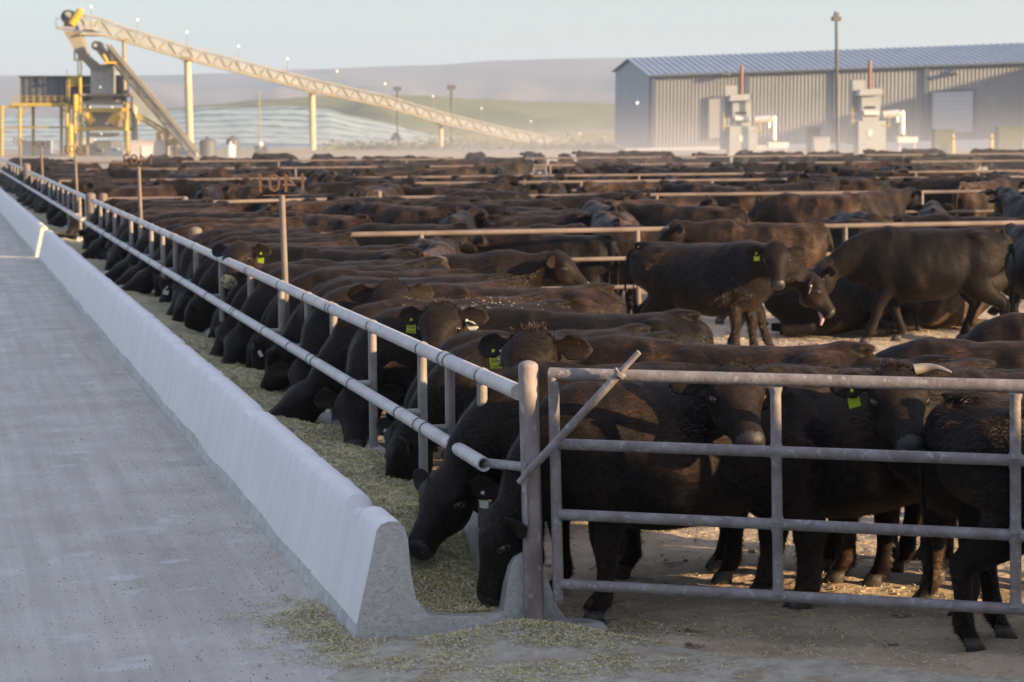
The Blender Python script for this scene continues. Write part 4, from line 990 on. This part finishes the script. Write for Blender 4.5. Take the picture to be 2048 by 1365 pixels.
POSES = {
 'feed':  dict(neck=(.93, 0, .90), poll=(1.15, .0, .71), yaw=0, pitch=D(-56), seed=1, legs={'fl': (.06, 0, 0), 'fr': (-.06, 0, 0), 'hl': (-.05, 0, 0), 'hr': (.06, 0, 0)}),
 'feed2': dict(neck=(.93, .05, .90), poll=(1.13, .10, .70), yaw=D(34), pitch=D(-44), seed=2, fat=1.05, legs={'fl': (-.08, 0, 0), 'hr': (-.10, 0, 0)}),
 'feed3': dict(neck=(.93, -.05, .89), poll=(1.13, -.10, .69), yaw=D(-26), pitch=D(-66), seed=3, fat=.97, legs={'fr': (.10, 0, 0), 'hl': (.08, 0, 0)}),
 'feed4': dict(neck=(.92, .10, .92), poll=(1.07, .24, .74), yaw=D(62), pitch=D(-42), roll=D(8), seed=14, fat=1.02, legs={'fl': (.05, 0, 0), 'fr': (-.10, 0, 0)}),
 'feed5': dict(neck=(.92, -.10, .90), poll=(1.08, -.22, .74), yaw=D(-58), pitch=D(-50), roll=D(-8), seed=15, fat=.96, legs={'fl': (-.1, 0, 0), 'hr': (.05, 0, 0)}),
 'feed6': dict(neck=(.95, .02, .86), poll=(1.20, .05, .66), yaw=D(10), pitch=D(-24), seed=16, fat=1.05, legs={'fr': (.1, 0, 0), 'hl': (-.1, 0, 0)}),
 'gate':  dict(neck=(.93, 0, .84), poll=(1.13, .0, .60), yaw=D(-4), pitch=D(-72), seed=11, fat=1.02, legs={'fl': (.06, 0, 0), 'fr': (-.06, 0, 0), 'hl': (-.05, 0, 0), 'hr': (.06, 0, 0)}),
 'headup': dict(neck=(.92, .04, 1.20), poll=(1.12, .12, 1.40), yaw=D(24), pitch=D(-36), seed=12, legs={'fl': (-.04, 0, 0), 'hr': (.06, 0, 0)}),
 'stand': dict(neck=(.96, 0, 1.17), poll=(1.22, 0, 1.30), yaw=0, pitch=D(-38), seed=4, legs={'fl': (.04, 0, 0), 'hr': (-.12, 0, 0), 'hl': (.05, 0, 0)}),
 'look':  dict(neck=(.95, .09, 1.17), poll=(1.10, .30, 1.37), yaw=D(80), pitch=D(-36), seed=5, legs={'fr': (.08, 0, 0), 'hl': (-.08, 0, 0)}),
 'lookr': dict(neck=(.95, -.08, 1.18), poll=(1.12, -.25, 1.33), yaw=D(-60), pitch=D(-54), seed=6, fat=1.04, legs={'fl': (.08, 0, 0), 'hr': (-.08, 0, 0)}),
 'walk':  dict(neck=(1.0, 0, 1.0), poll=(1.28, 0, .88), yaw=D(4), pitch=D(-50), seed=7, tail=.03, legs={'fl': (.24, 0.0, 0), 'fr': (-.20, .02, 0), 'hl': (-.20, 0, 0), 'hr': (.18, .02, 0)}),
 'lie':   dict(lie=True, neck=(.95, 0, 1.15), poll=(1.18, .08, 1.22), yaw=D(20), pitch=D(-30), seed=8),
 'low':   dict(neck=(1.0, -.05, .95), poll=(1.27, -.12, .82), yaw=D(-20), pitch=D(-55), seed=9, fat=1.03, legs={'fl': (.1, 0, 0), 'hl': (-.1, 0, 0)}),
}
# ---------------------------------------------------------------- the herd
CM = {}
for k, p in POSES.items():
    me, fr__ = make_cow_mesh('cow_'+k, p, .017)
    for m in (COAT, MUZ, HOOF, DARK): me.materials.append(m)
    CM[k] = (me, fr__)
def variant(k, coat, muz=None):
    key = (k, coat.name, muz.name if muz else '')
    if key not in CM:
        me = CM[k][0].copy(); me.materials[0] = coat
        if muz: me.materials[1] = muz
        CM[key] = (me, CM[k][1])
    return CM[key]
def hair_mesh(k, n, lmin=.018, lmax=.042):
    """Short hairs over the coat of the nearest cattle."""
    me, (hd, hs, hu, poll) = CM[k]; rs = random.Random(len(k)*7); m = MB()
    P = [(p.center.copy(), p.normal.copy(), p.area) for p in me.polygons if p.material_index == 0]
    cum = np.cumsum([a for _, _, a in P]); tot = cum[-1]; rr = np.random.RandomState(5)
    idx = np.searchsorted(cum, rr.rand(n)*tot)
    for i in idx:
        c, nn, a = P[min(i, len(P)-1)]
        q = c-poll; d = q.dot(hd); inhead = q.length < .62 and d > -.05
        if inhead: fl = (hu*.2-hd*.4 if False else hd*.8-hu*.15); L = rs.uniform(.008, .018)
        else: fl = V((-1, 0, -.55)); L = rs.uniform(lmin, lmax)
        # curly top-knot
        if q.length < .16 and d < .10 and q.dot(hu) > -.01: L = rs.uniform(.025, .055); fl = hd*.9+hu*.5+hs*rs.gauss(0, .5)
        fl = fl-nn*fl.dot(nn)
        if fl.length < .05: continue
        fl.normalize(); dd = (fl+nn*rs.uniform(.30, .75)+V((rs.gauss(0, .18), rs.gauss(0, .18), rs.gauss(0, .18)))).normalized()
        s = dd.cross(nn)
        if s.length < .05: continue
        s.normalize(); j = V((rs.uniform(-.008, .008), rs.uniform(-.008, .008), rs.uniform(-.008, .008))); j -= nn*j.dot(nn)
        w_ = .0019; b = c+j-nn*.002
        m.add([b-s*w_, b+s*w_, b+dd*L], [(0, 1, 2)], 0, False)
    h = m.mesh('coat_hair_'+k); h.materials.append(HAIRM); return h
def knot_mesh(k):
    me, (hd, hs, hu, poll) = CM[k]; rs = random.Random(77); m = MB()
    for i in range(900):
        a = rs.gauss(.0, .045); b_ = rs.gauss(0, .055); b = poll+hd*a+hs*b_+hu*(.095-abs(b_)*.45-abs(a)*.3)
        d = (hu*.8+hd*rs.gauss(.35, .5)+hs*(b_*6+rs.gauss(0, .4))).normalized(); L = rs.uniform(.018, .048); s = d.orthogonal().normalized()*.0022
        c = b+d*L*.5+hd*rs.gauss(0, .008)
        m.add([b-s, b+s, c+s*.8, c-s*.8, b+d*L+hd*rs.gauss(.01, .012)], [(0, 1, 2, 3), (3, 2, 4)], 0, False)
    h = m.mesh('top_knot_'+k); h.materials.append(HAIRM); return h
HAIR = {}
def fleck_mesh(k):
    me = CM[k][0]; rs = random.Random(len(k)*13+3); m = MB()
    P = [(p.center.copy(), p.normal.copy()) for p in me.polygons if p.normal.z > .72 and p.center.z > 1.1 and -.75 < p.center.x < .45]
    c0 = [rs.choice(P)[0] for _ in range(3)]
    for c, nn in P:
        d = min((c-q).length for q in c0)
        if rs.random() > .012+.30*math.exp(-(d/.14)**2): continue
        a = V((rs.gauss(0, 1), rs.gauss(0, 1), 0)); a = (a-nn*a.dot(nn)).normalized(); s = a.cross(nn)*rs.uniform(.0012, .0024); a *= rs.uniform(.003, .011); b = c+nn*rs.uniform(.006, .016)
        m.add([b-a-s, b-a+s, b+a+s, b+a-s], [(0, 1, 2, 3)], rs.choice([0, 0, 1, 3, 3]), False)
    me2 = m.mesh('straw_flecks_'+k); [me2.materials.append(x) for x in FEEDS]; return me2
def eye_mesh():
    m = MB().ball((0, 0, 0), .026, 14, 0)
    vs = []; n = 16                                                    # lids: a rim round the eyeball
    for i in range(n):
        a = 2*PI*i/n
        for k in range(6):
            b = 2*PI*k/6; R_ = .0265+.0065*math.cos(b); vs.append((R_*math.cos(a)*1.25, .007+.0055*math.sin(b)+.004*math.sin(a), R_*math.sin(a)*.72))
    m.add(vs, [(i*6+k, ((i+1) % n)*6+k, ((i+1) % n)*6+(k+1) % 6, i*6+(k+1) % 6) for i in range(n) for k in range(6)], 1)
    me = m.mesh('eye'); me.materials.append(EYEM); me.materials.append(LIDM); return me
EYE = eye_mesh()
def tag_mesh(name, m_, txt=None, w_=.066, h_=.088):
    m = MB(); P = [(-w_/2, 0), (w_/2, 0), (w_/2, h_*.68), (w_*.16, h_), (w_*.12, h_*1.22), (-w_*.12, h_*1.22), (-w_*.16, h_), (-w_/2, h_*.68)]
    P = [(x, z-h_*1.2) for x, z in P]; n = len(P)
    m.add([(x, -.0012, z) for x, z in P]+[(x, .0012, z) for x, z in P], [tuple(range(n)), tuple(range(2*n-1, n-1, -1))]+[((i+1) % n, i, n+i, n+(i+1) % n) for i in range(n)], 0, False)
    m.tube([(0, -.008, -h_*.06), (0, .008, -h_*.06)], .009, 10)
    if txt:
        for i, t in enumerate(txt):
            vs, fs = text_mesh(t, .030, 0); hz = -h_*1.2+(h_*.46 if len(txt) > 1 else h_*.30)-i*h_*.34
            xs_ = [v.x for v in vs]; k = min(1, w_*.86/(max(xs_)-min(xs_)))
            m.add([(v.x*k, -.0020, hz+v.y*.92) for v in vs], fs, 1, False)
    me = m.mesh(name); me.materials.append(m_); me.materials.append(INK); return me
TAGS = {'g': tag_mesh('green_tag', TAGG), 'w': tag_mesh('white_tag', TAGW), 'p': tag_mesh('pink_tag', TAGP), 'y': tag_mesh('yellow_tag', TAGY, None, .03, .03)}
FLECK = {}
HERD = []; EYEPOS = {}
from mathutils.bvhtree import BVHTree
def cow(pose, x, y, heading, s=1.0, label=None, coat=None, muz=None, eyes=False, hair=0, tags=(), knot=False, flecks=False, grp=None, z=None):
    me, (hd, hs, hu, poll) = variant(pose, coat or COAT, muz)
    o = bpy.data.objects.new('cow', me); COL.objects.link(o); o.location = (x, y, z if z is not None else -.005); o.rotation_euler = (0, 0, heading); o.scale = (s*random.uniform(.95, 1.03), s*random.uniform(.96, 1.06), s*random.uniform(.97, 1.03)) if not hair else (s, s, s)
    o['category'] = 'cow'; o['label'] = label or ''
    if grp: o['group'] = grp
    def part(n, m, loc, rot=None):
        c = bpy.data.objects.new(n, m); COL.objects.link(c); c.parent = o; c.location = loc
        if rot is not None: c.rotation_euler = rot
        return c
    def H(a, b, c): return poll+(hd*a+hs*b+hu*c)*HS
    if eyes:
        for sd in (1, -1):
            k_ = (pose, sd)
            if k_ not in EYEPOS:
                t_ = BVHTree.FromPolygons([v.co for v in me.vertices], [tuple(p.vertices) for p in me.polygons])
                st = H(.165, .5*sd, -.008); hit = t_.ray_cast(st, -hs*sd)
                EYEPOS[k_] = (hit[0], hit[1]) if hit[0] is not None else (H(.15, .14*sd, -.02), hs*sd)
            q0, n0 = EYEPOS[k_]
            Yv = (n0*.6+hs*sd*.4+hd*.15).normalized(); Z = (hu*.6-hd*.5); Z = (Z-Yv*Z.dot(Yv)).normalized(); X = Yv.cross(Z).normalized()
            R = Matrix((X, Yv, Z)).transposed()
            part('eye', EYE, q0-n0*.009, R.to_euler())
    if hair:
        if pose not in HAIR: HAIR[pose] = hair_mesh(pose, hair)
        part('coat_hair', HAIR[pose], (0, 0, 0))
    if flecks:
        if pose not in FLECK: FLECK[pose] = fleck_mesh(pose)
        kind(part('straw_flecks', FLECK[pose], (0, 0, 0)), 'stuff')
    if knot: part('top_knot', knot_mesh(pose), (0, 0, 0))
    for (which, sd, t, tilt) in tags:
        out = (hs*sd*.93-hd*.16-hu*.10).normalized()
        p_ = H(.015, .130*sd, -.002)+out*(.115 if t != 2 else .06)-V((0, 0, .012))+hd*.03
        fdir = V((hd.x, hd.y, 0)).normalized() if abs(hd.z) < .95 else V((1, 0, 0))
        fw_ = V((hd.x, hd.y, hd.z*.25)).normalized()
        # plate faces forward, hangs down
        Yv = -fw_; Z = V((0, 0, 1)); X = Yv.cross(Z).normalized(); Z = X.cross(Yv).normalized()
        R = Matrix((X, Yv, Z)).transposed() @ Matrix.Rotation(tilt, 3, 'Y')
        part('ear_tag', which if not isinstance(which, str) else TAGS[which], p_, R.to_euler())
    HERD.append(o); return o
def by_head(pose, px, py, D_, phi, s=1.0, part_='poll'):
    """ground spot that puts the animal's poll at a photo pixel, D_ metres away"""
    p = atd(px, py, D_); hd, hs, hu, poll = CM[pose][1]; a = head_of(phi); q = poll*s
    return p.x-(q.x*math.cos(a)-q.y*math.sin(a)), p.y-(q.x*math.sin(a)+q.y*math.cos(a)), a
W_ = -PI                                                               # facing the bunk
# --- the nearest animals
T1 = tag_mesh('white_tag_number', TAGW, ['19402'], .046, .050); T2 = tag_mesh('green_tag_number', TAGG, ['5088', '2299'], .072, .094)
T3 = tag_mesh('green_tag_digits', TAGG, ['5088', '2984'], .072, .092); T4 = tag_mesh('white_tag_digits', TAGW, ['5005', '2926'], .070, .086)
cow('gate', 4.20, 11.92, PI+.02, 1.0, 'black cow eating off the ground past the gate post, nearest head down', hair=30000, eyes=True, coat=COATB)
cow('feed2', 4.06, 12.72, PI+.02, 1.0, 'black cow reaching into the bunk, blank white tag by its jaw, second from gate post', hair=30000, eyes=True, tags=(('w', 1, 1, .1),))
x, y, a = by_head('look', 1066, 628, 13.5, 171, 1.06); cow('look', x, y, a, 1.06, 'cow looking over the gate post with green 2299 and white 19402 tags', hair=36000, eyes=True, knot=True, tags=((T2, -1, 1, -.12), (T1, -1, 2, .05)), coat=COATB)
x, y, a = by_head('look', 885, 588, 16.6, 178, 1.0); cow('look', x, y, a, 1.0, 'cow with raised face, green tag on one ear and small white tag on the other', hair=36000, eyes=True, knot=True, tags=((T3, -1, 1, .08), ('w', 1, 2, -.7)))
x, y, a = by_head('look', 478, 482, 24.2, 175, 1.02); cow('look', x, y, a, 1.02, 'cow with feed-dusted pale muzzle and green tag looking over the top rail', muz=MUZF, eyes=True, tags=(('g', 1, 1, .1),))
x, y, a = by_head('look', 1462, 742, 12.35, -158, 1.0); cow('look', x, y, a, 1.0, 'cow turning its face to the camera beside the second gate upright', coat=COATB, eyes=True, hair=36000)
x, y, a = by_head('look', 1788, 728, 12.15, -164, 1.0)
H7 = cow('look', x, y, a, 1.0, 'horned cow with curly poll and bright green tag staring through the gate', coat=COATB, eyes=True, hair=36000, knot=True, tags=(('g', -1, 1, -.25),))
hd, hs, hu, poll = CM['look'][1]
for sd in (1, -1):
    b = poll+(hs*.10*sd+hu*.085)*HS; m = MB(); pts_ = [b, b+hs*sd*.07+hu*.015, b+hs*sd*.13+hu*.035+hd*.03, b+hs*sd*.185+hu*.04+hd*.07]
    m.tube([tuple(q_) for q_ in bez([tuple(q_) for q_ in pts_], 4)], [.032-.026*(i/12)**1.2 for i in range(13)], 12)
    if sd > 0: m.build('horn', HORNM, H7)
def mid(pose, px, D_, phi, s, lab, **k):
    p = atd(px, 600, D_); return cow(pose, p.x, p.y, head_of(phi), s, lab, **k)
mid('stand', 2215, 11.62, -10, 1.0, 'cow cut by the right edge, its rump right behind the last gate upright', hair=30000)
mid('stand', 1640, 13.9, 172, .98, 'black cow side on behind the gate between its second and third uprights', hair=30000)
mid('stand', 1965, 13.3, 170, .97, 'black cow side on just behind the horned cow', hair=30000)
mid('low', 2030, 14.9, 168, .97, 'brown-backed cow at right, behind the horned cow', coat=COATB, hair=30000)
mid('feed3', 2190, 16.2, 176, 1.0, 'farther brown back at the right edge, behind the horned cow', coat=COATB)
x, y, a = by_head('lookr', 1553, 508, 25.7, -32, .98)
cow('lookr', x, y, a, .98, 'black cow facing the camera with a green tag, before the nearest cross fence', eyes=True, hair=30000, tags=(('g', -1, 1, -.1),))
x, y, a = by_head('walk', 1618, 540, 26.6, -6, .99)
H8 = cow('walk', x, y, a, .99, 'black cow in profile with open mouth and tongue, left of the walking cow', eyes=True, hair=30000, tags=(('w', -1, 1, .3),))
hd, hs, hu, poll = CM['walk'][1]
m = MB(); q_ = poll+(hd*.44-hu*.15)*HS; m.tube([q_-hd*.05, q_+hd*.04-hu*.03, q_+hd*.08-hu*.09], [.022, .026, .014], 10); m.build('tongue', TONGUE, H8)
mid('walk', 1868, 27.9, 181, 1.06, 'big black cow walking left across the dusty open ground', eyes=True, hair=30000)
W10 = mid('stand', 2085, 28.2, 97, 1.0, 'cow half cut by the right edge, just past the tail of the walking cow', tags=(('w', 1, 1, .2),))
mid('lie', 1680, 28.9, 186, 1.0, 'cow lying down under the open-mouthed cow, dark side towards the camera', hair=30000)
mid('lie', 1850, 29.6, 8, .95, 'brownish cow lying down behind the walking cow\'s legs', coat=COATB)
x, y, a = by_head('stand', 1112, 512, 24.6, -14, .98); cow('stand', x, y, a, .98, 'black cow with a cream muzzle, facing right above the row of backs', muz=MUZF, eyes=True, hair=30000)
mid('stand', 868, 25.2, 84, 1.0, 'dark cow seen from behind above the row of backs, tail centred', coat=COATB)
mid('stand', 820, 26.6, 75, .96, 'second cow seen from behind, left of the cream-muzzled cow', coat=COAT)
# --- the row at the bunk
looks = [o for o in HERD]
ylist = []; yv = 13.25
rb = random.Random(5)
while yv < 98.5:
    ylist.append(yv); yv += rb.uniform(.50, .80) if yv < 46 else rb.uniform(.85, 1.1)
row1 = 0; row2 = 0
cow('feed3', 4.22, 14.62, PI+.10, .98, 'black cow head down between the gate post and the cow with the raised face', coat=COAT, hair=30000)
cow('feed2', 4.30, 15.38, PI+.12, .96, 'cow head down under the cow with the raised face, white tag on one ear', coat=COAT, hair=30000, tags=((T4, 1, 1, .35), ('w', -1, 1, .1)))
ORD = ['third', 'fourth', 'fifth', 'sixth', 'seventh', 'eighth', 'ninth', 'tenth', 'eleventh', 'twelfth', 'thirteenth', 'fourteenth', 'fifteenth', 'sixteenth', 'seventeenth', 'eighteenth', 'nineteenth', 'twentieth', 'twenty-first', 'twenty-second', 'twenty-third', 'twenty-fourth']
for i, yy in enumerate(ylist):
    if any(abs(yy-o.location.y-.15) < .30 and abs(o.location.x-4.2) < .8 for o in looks): continue
    if 43.7 < yy < 48.8 or 13.9 < yy < 15.9: continue
    pose = rb.choice(['feed', 'feed2', 'feed3', 'feed4', 'feed5', 'feed6']) if (yy < 15.7 or rb.random() > .16) else rb.choice(['headup', 'stand', 'look'])
    up_ = pose not in ('feed', 'feed2', 'feed3', 'feed4', 'feed5', 'feed6')
    s = rb.uniform(.95, 1.05); xx = 4.13+rb.uniform(-.08, .26)+(s-1)*1.2+(.38 if up_ else 0)+(.2 if pose == 'stand' else 0)+(.42 if yy < 15.5 else 0); h = PI+rb.uniform(-.2, .2)
    coat = COATB if rb.random() < .6 else COAT
    tg = ()
    if yy < 30 and rb.random() < .6: tg = ((rb.choice(['g', 'w', 'w']), rb.choice([1, 1, -1]), 1, rb.uniform(-.3, .3)),)
    if yy < 29:
        j = row1; row1 += 1
        lab = ('cow with its head up behind the near feeding fence, %s from the gate post' if up_ else 'cow with its head down in the near bunk, %s from the gate post') % ORD[min(j, 21)]; grp = 'cattle feeding at the near bunk'
    elif yy < 46.8:
        row2 += 1; lab = 'cow feeding at the bunk between the nearest cross fence and the sunlit gap'; grp = 'cattle feeding in the second pen'
    else: lab = 'dark cow feeding at the far bunk beyond the sunlit gap'; grp = 'cattle feeding beyond the gap'
    cow(pose, xx, yy, h, s, lab, coat=coat, tags=tg, grp=grp, hair=(30000 if yy < 30 else 0), flecks=(yy < 22 and rb.random() < .45))
# --- loose cattle in the pens behind
PEN2 = [('stand', 1120, 31.0, 176, .90, 'low dark cow just behind the nearest cross fence, left of its second post', COAT), ('stand', 1530, 30.8, 182, 1.0, 'brown-flanked cow side on just behind the nearest cross fence, between two posts', COATB),
        ('stand', 1388, 38.6, 158, 1.0, 'cow with a sunlit rump in the second pen, centre right', COATB), ('low', 1092, 37.2, 30, 1.0, 'dark cow in the second pen, below the second fence left of centre', COAT), ('stand', 1222, 33.6, 96, 1.02, 'brown cow seen from behind in the second pen, rounded back above the near fence rail', COATB),
        ('lie', 795, 35.0, 176, 1.1, 'brown cow lying low in the second pen, right of the half-open gate', COATB), ('stand', 1700, 33.8, -84, 1.0, 'cow facing the camera in the second pen above the walking cow', COAT), ('stand', 1955, 33.6, 176, 1.0, 'dark cow side on in the second pen at far right', COAT),
        ('stand', 1865, 36.5, 80, 1.0, 'dark rounded rump in the second pen at right', COAT), ('walk', 1630, 42.0, 170, 1.0, 'cow at the second cross fence right of centre, in the second pen', COATB), ('stand', 1290, 41.0, 20, 1.0, 'brown cow close to the second cross fence near the middle', COATB),
        ('low', 940, 40.2, 182, 1.0, 'dark cow by the half-open gate post in the second pen', COAT), ('stand', 1790, 32.0, 150, .98, 'brown back right behind the walking cow, over the fence', COATB), ('stand', 2060, 40.0, 100, 1.0, 'cow at the far right edge by the second cross fence', COAT),
        ('stand', 1010, 33.0, 10, .92, 'cow behind the nearest cross fence below the third post, left part', COAT), ('walk', 1330, 32.4, 186, .96, 'light brown flank behind the nearest cross fence, right of its second post', COATB), ('stand', 650, 36.0, 150, 1.0, 'reddish back in the second pen near the nearest sign', COATB), ('lie', 720, 33.5, 10, 1.0, 'dark cow resting left of centre in the second pen', COAT)]
for pose, px, D_, phi, s, lab, ct in PEN2: mid(pose, px, D_, phi, s, lab, coat=ct)
rf = random.Random(17)
placed = [(o.location.x, o.location.y) for o in HERD]
def free(x, y, d):
    return all((x-a)**2+(y-b)**2 > d*d for a, b in placed)
lines = [((3.42, 29.36), (21.4, 28.4)), ((3.4, 45.0), (27.4, 40.0)), ((9.0, 53.0), (31.5, 49.9)), ((3.4, 59.8), (34, 55.5)), ((3.4, 74), (41, 68.5)), ((3.4, 88), (48, 81.5))]
def nearline(x, y, d):
    for (ax_, ay_), (bx_, by_) in lines:
        dx, dy = bx_-ax_, by_-ay_; L2 = dx*dx+dy*dy; t = max(0, min(1, ((x-ax_)*dx+(y-ay_)*dy)/L2))
        if (x-ax_-dx*t)**2+(y-ay_-dy*t)**2 < d*d: return True
    return False
bands = [(43.5, 52, 26, 'cow in the crowded pen behind the second cross fence', 'cattle in the third pen'), (52, 62, 34, 'cow in the crowded pen beyond the third cross fence', 'cattle in the fourth pen'),
         (62, 78, 44, 'dark cow far back in the dusty pens', 'cattle far back in the dust'), (78, 100, 56, 'dark cow far back in the dusty pens', 'cattle far back in the dust')]
for D0_, D1_, cnt, lab, grp in bands:
    k = 0; tries = 0
    while k < cnt and tries < 4000:
        tries += 1
        px = rf.uniform(250 if D0_ > 60 else 330, 2070); D_ = D0_+(D1_-D0_)*rf.random(); p = atd(px, 400, D_)
        if p.x < 6.3: continue
        if nearline(p.x, p.y, .75) or not free(p.x, p.y, 1.55): continue
        pose = rf.choice(['stand', 'stand', 'low', 'walk', 'look', 'lookr', 'lie' if rf.random() < .3 else 'stand'])
        phi = rf.choice([180, 0, 90, -90, 150, 30])+rf.uniform(-25, 25)
        tg = ((rf.choice(['p', 'w', 'p']), rf.choice([1, -1]), 1, 0),) if rf.random() < .12 else ()
        cow(pose, p.x, p.y, head_of(phi), rf.uniform(.94, 1.06), lab, coat=COATB if rf.random() < .5 else COAT, grp=grp, tags=tg); placed.append((p.x, p.y)); k += 1
# fill of the second pen's crowd near the bunk row's tails
k = 0; tries = 0
while k < 14 and tries < 3000:
    tries += 1; px = rf.uniform(560, 1250); D_ = rf.uniform(30.5, 43); p = atd(px, 450, D_)
    if p.x < 6.4 or nearline(p.x, p.y, .8) or not free(p.x, p.y, 1.5): continue
    cow(rf.choice(['stand', 'low', 'lookr']), p.x, p.y, head_of(rf.choice([180, 0, 90, 160])+rf.uniform(-20, 20)), rf.uniform(.94, 1.03), 'cow standing in the second pen behind the cattle feeding there', coat=COATB if rf.random() < .5 else COAT, grp='loose cattle in the second pen'); placed.append((p.x, p.y)); k += 1
# tongue of the open-mouthed cow, white socks of the cow at the edge
print('HERD', len(HERD))
# ---------------------------------------------------------------- dusty air
HZ = bpy.data.materials.new('haze_air'); HZ.use_nodes = True; hn = HZ.node_tree; hn.nodes.remove(hn.nodes['Principled BSDF'])
pv = hn.nodes.new('ShaderNodeVolumePrincipled'); pv.inputs['Color'].default_value = (.66, .82, 1.0, 1); pv.inputs['Density'].default_value = .00023; pv.inputs['Anisotropy'].default_value = .2
hn.links.new(pv.outputs[0], hn.nodes['Material Output'].inputs['Volume'])
hz = kind(MB().hexa([(-1500, -120, -26), (4200, -120, -26), (4200, 7200, -26), (-1500, 7200, -26), (-1500, -120, 190), (4200, -120, 190), (4200, 7200, 190), (-1500, 7200, 190)]).build('haze', HZ), 'stuff')
hz.visible_shadow = True

# low dust stirred up over the far pens, thinning out upwards
DM = bpy.data.materials.new('dust_air'); DM.use_nodes = True; dn = DM.node_tree; dn.nodes.remove(dn.nodes['Principled BSDF'])
dv = dn.nodes.new('ShaderNodeVolumePrincipled'); dv.inputs['Color'].default_value = (.86, .86, .86, 1); dv.inputs['Anisotropy'].default_value = .2
tc = dn.nodes.new('ShaderNodeTexCoord'); sp_ = dn.nodes.new('ShaderNodeSeparateXYZ'); dn.links.new(tc.outputs['Object'], sp_.inputs[0])
mr_ = dn.nodes.new('ShaderNodeMapRange'); mr_.inputs['From Min'].default_value = .0; mr_.inputs['From Max'].default_value = 5.5; mr_.inputs['To Min'].default_value = 1; mr_.inputs['To Max'].default_value = 0; dn.links.new(sp_.outputs['Z'], mr_.inputs[0])
pw = dn.nodes.new('ShaderNodeMath'); pw.operation = 'POWER'; pw.inputs[1].default_value = 2.2; dn.links.new(mr_.outputs[0], pw.inputs[0])
ml = dn.nodes.new('ShaderNodeMath'); ml.operation = 'MULTIPLY'; ml.inputs[1].default_value = .0072; dvd = dn.nodes.new('ShaderNodeMath'); dvd.operation = 'DIVIDE'; dn.links.new(sp_.outputs['X'], dvd.inputs[0]); dn.links.new(sp_.outputs['Y'], dvd.inputs[1])
mr2 = dn.nodes.new('ShaderNodeMapRange'); mr2.interpolation_type = 'SMOOTHSTEP'; mr2.inputs['From Min'].default_value = .14; mr2.inputs['From Max'].default_value = .31; mr2.inputs['To Min'].default_value = .32; dn.links.new(dvd.outputs[0], mr2.inputs[0])
m2 = dn.nodes.new('ShaderNodeMath'); m2.operation = 'MULTIPLY'; dn.links.new(pw.outputs[0], m2.inputs[0]); dn.links.new(mr2.outputs[0], m2.inputs[1])
dn.links.new(m2.outputs[0], ml.inputs[0]); dn.links.new(ml.outputs[0], dv.inputs['Density'])
dn.links.new(dv.outputs[0], dn.nodes['Material Output'].inputs['Volume'])
kind(MB().hexa([(-30, 62, 0), (110, 62, 0), (150, 235, 0), (-40, 235, 0), (-30, 62, 5.5), (110, 62, 5.5), (150, 235, 5.5), (-40, 235, 5.5)]).build('dust', DM), 'stuff')
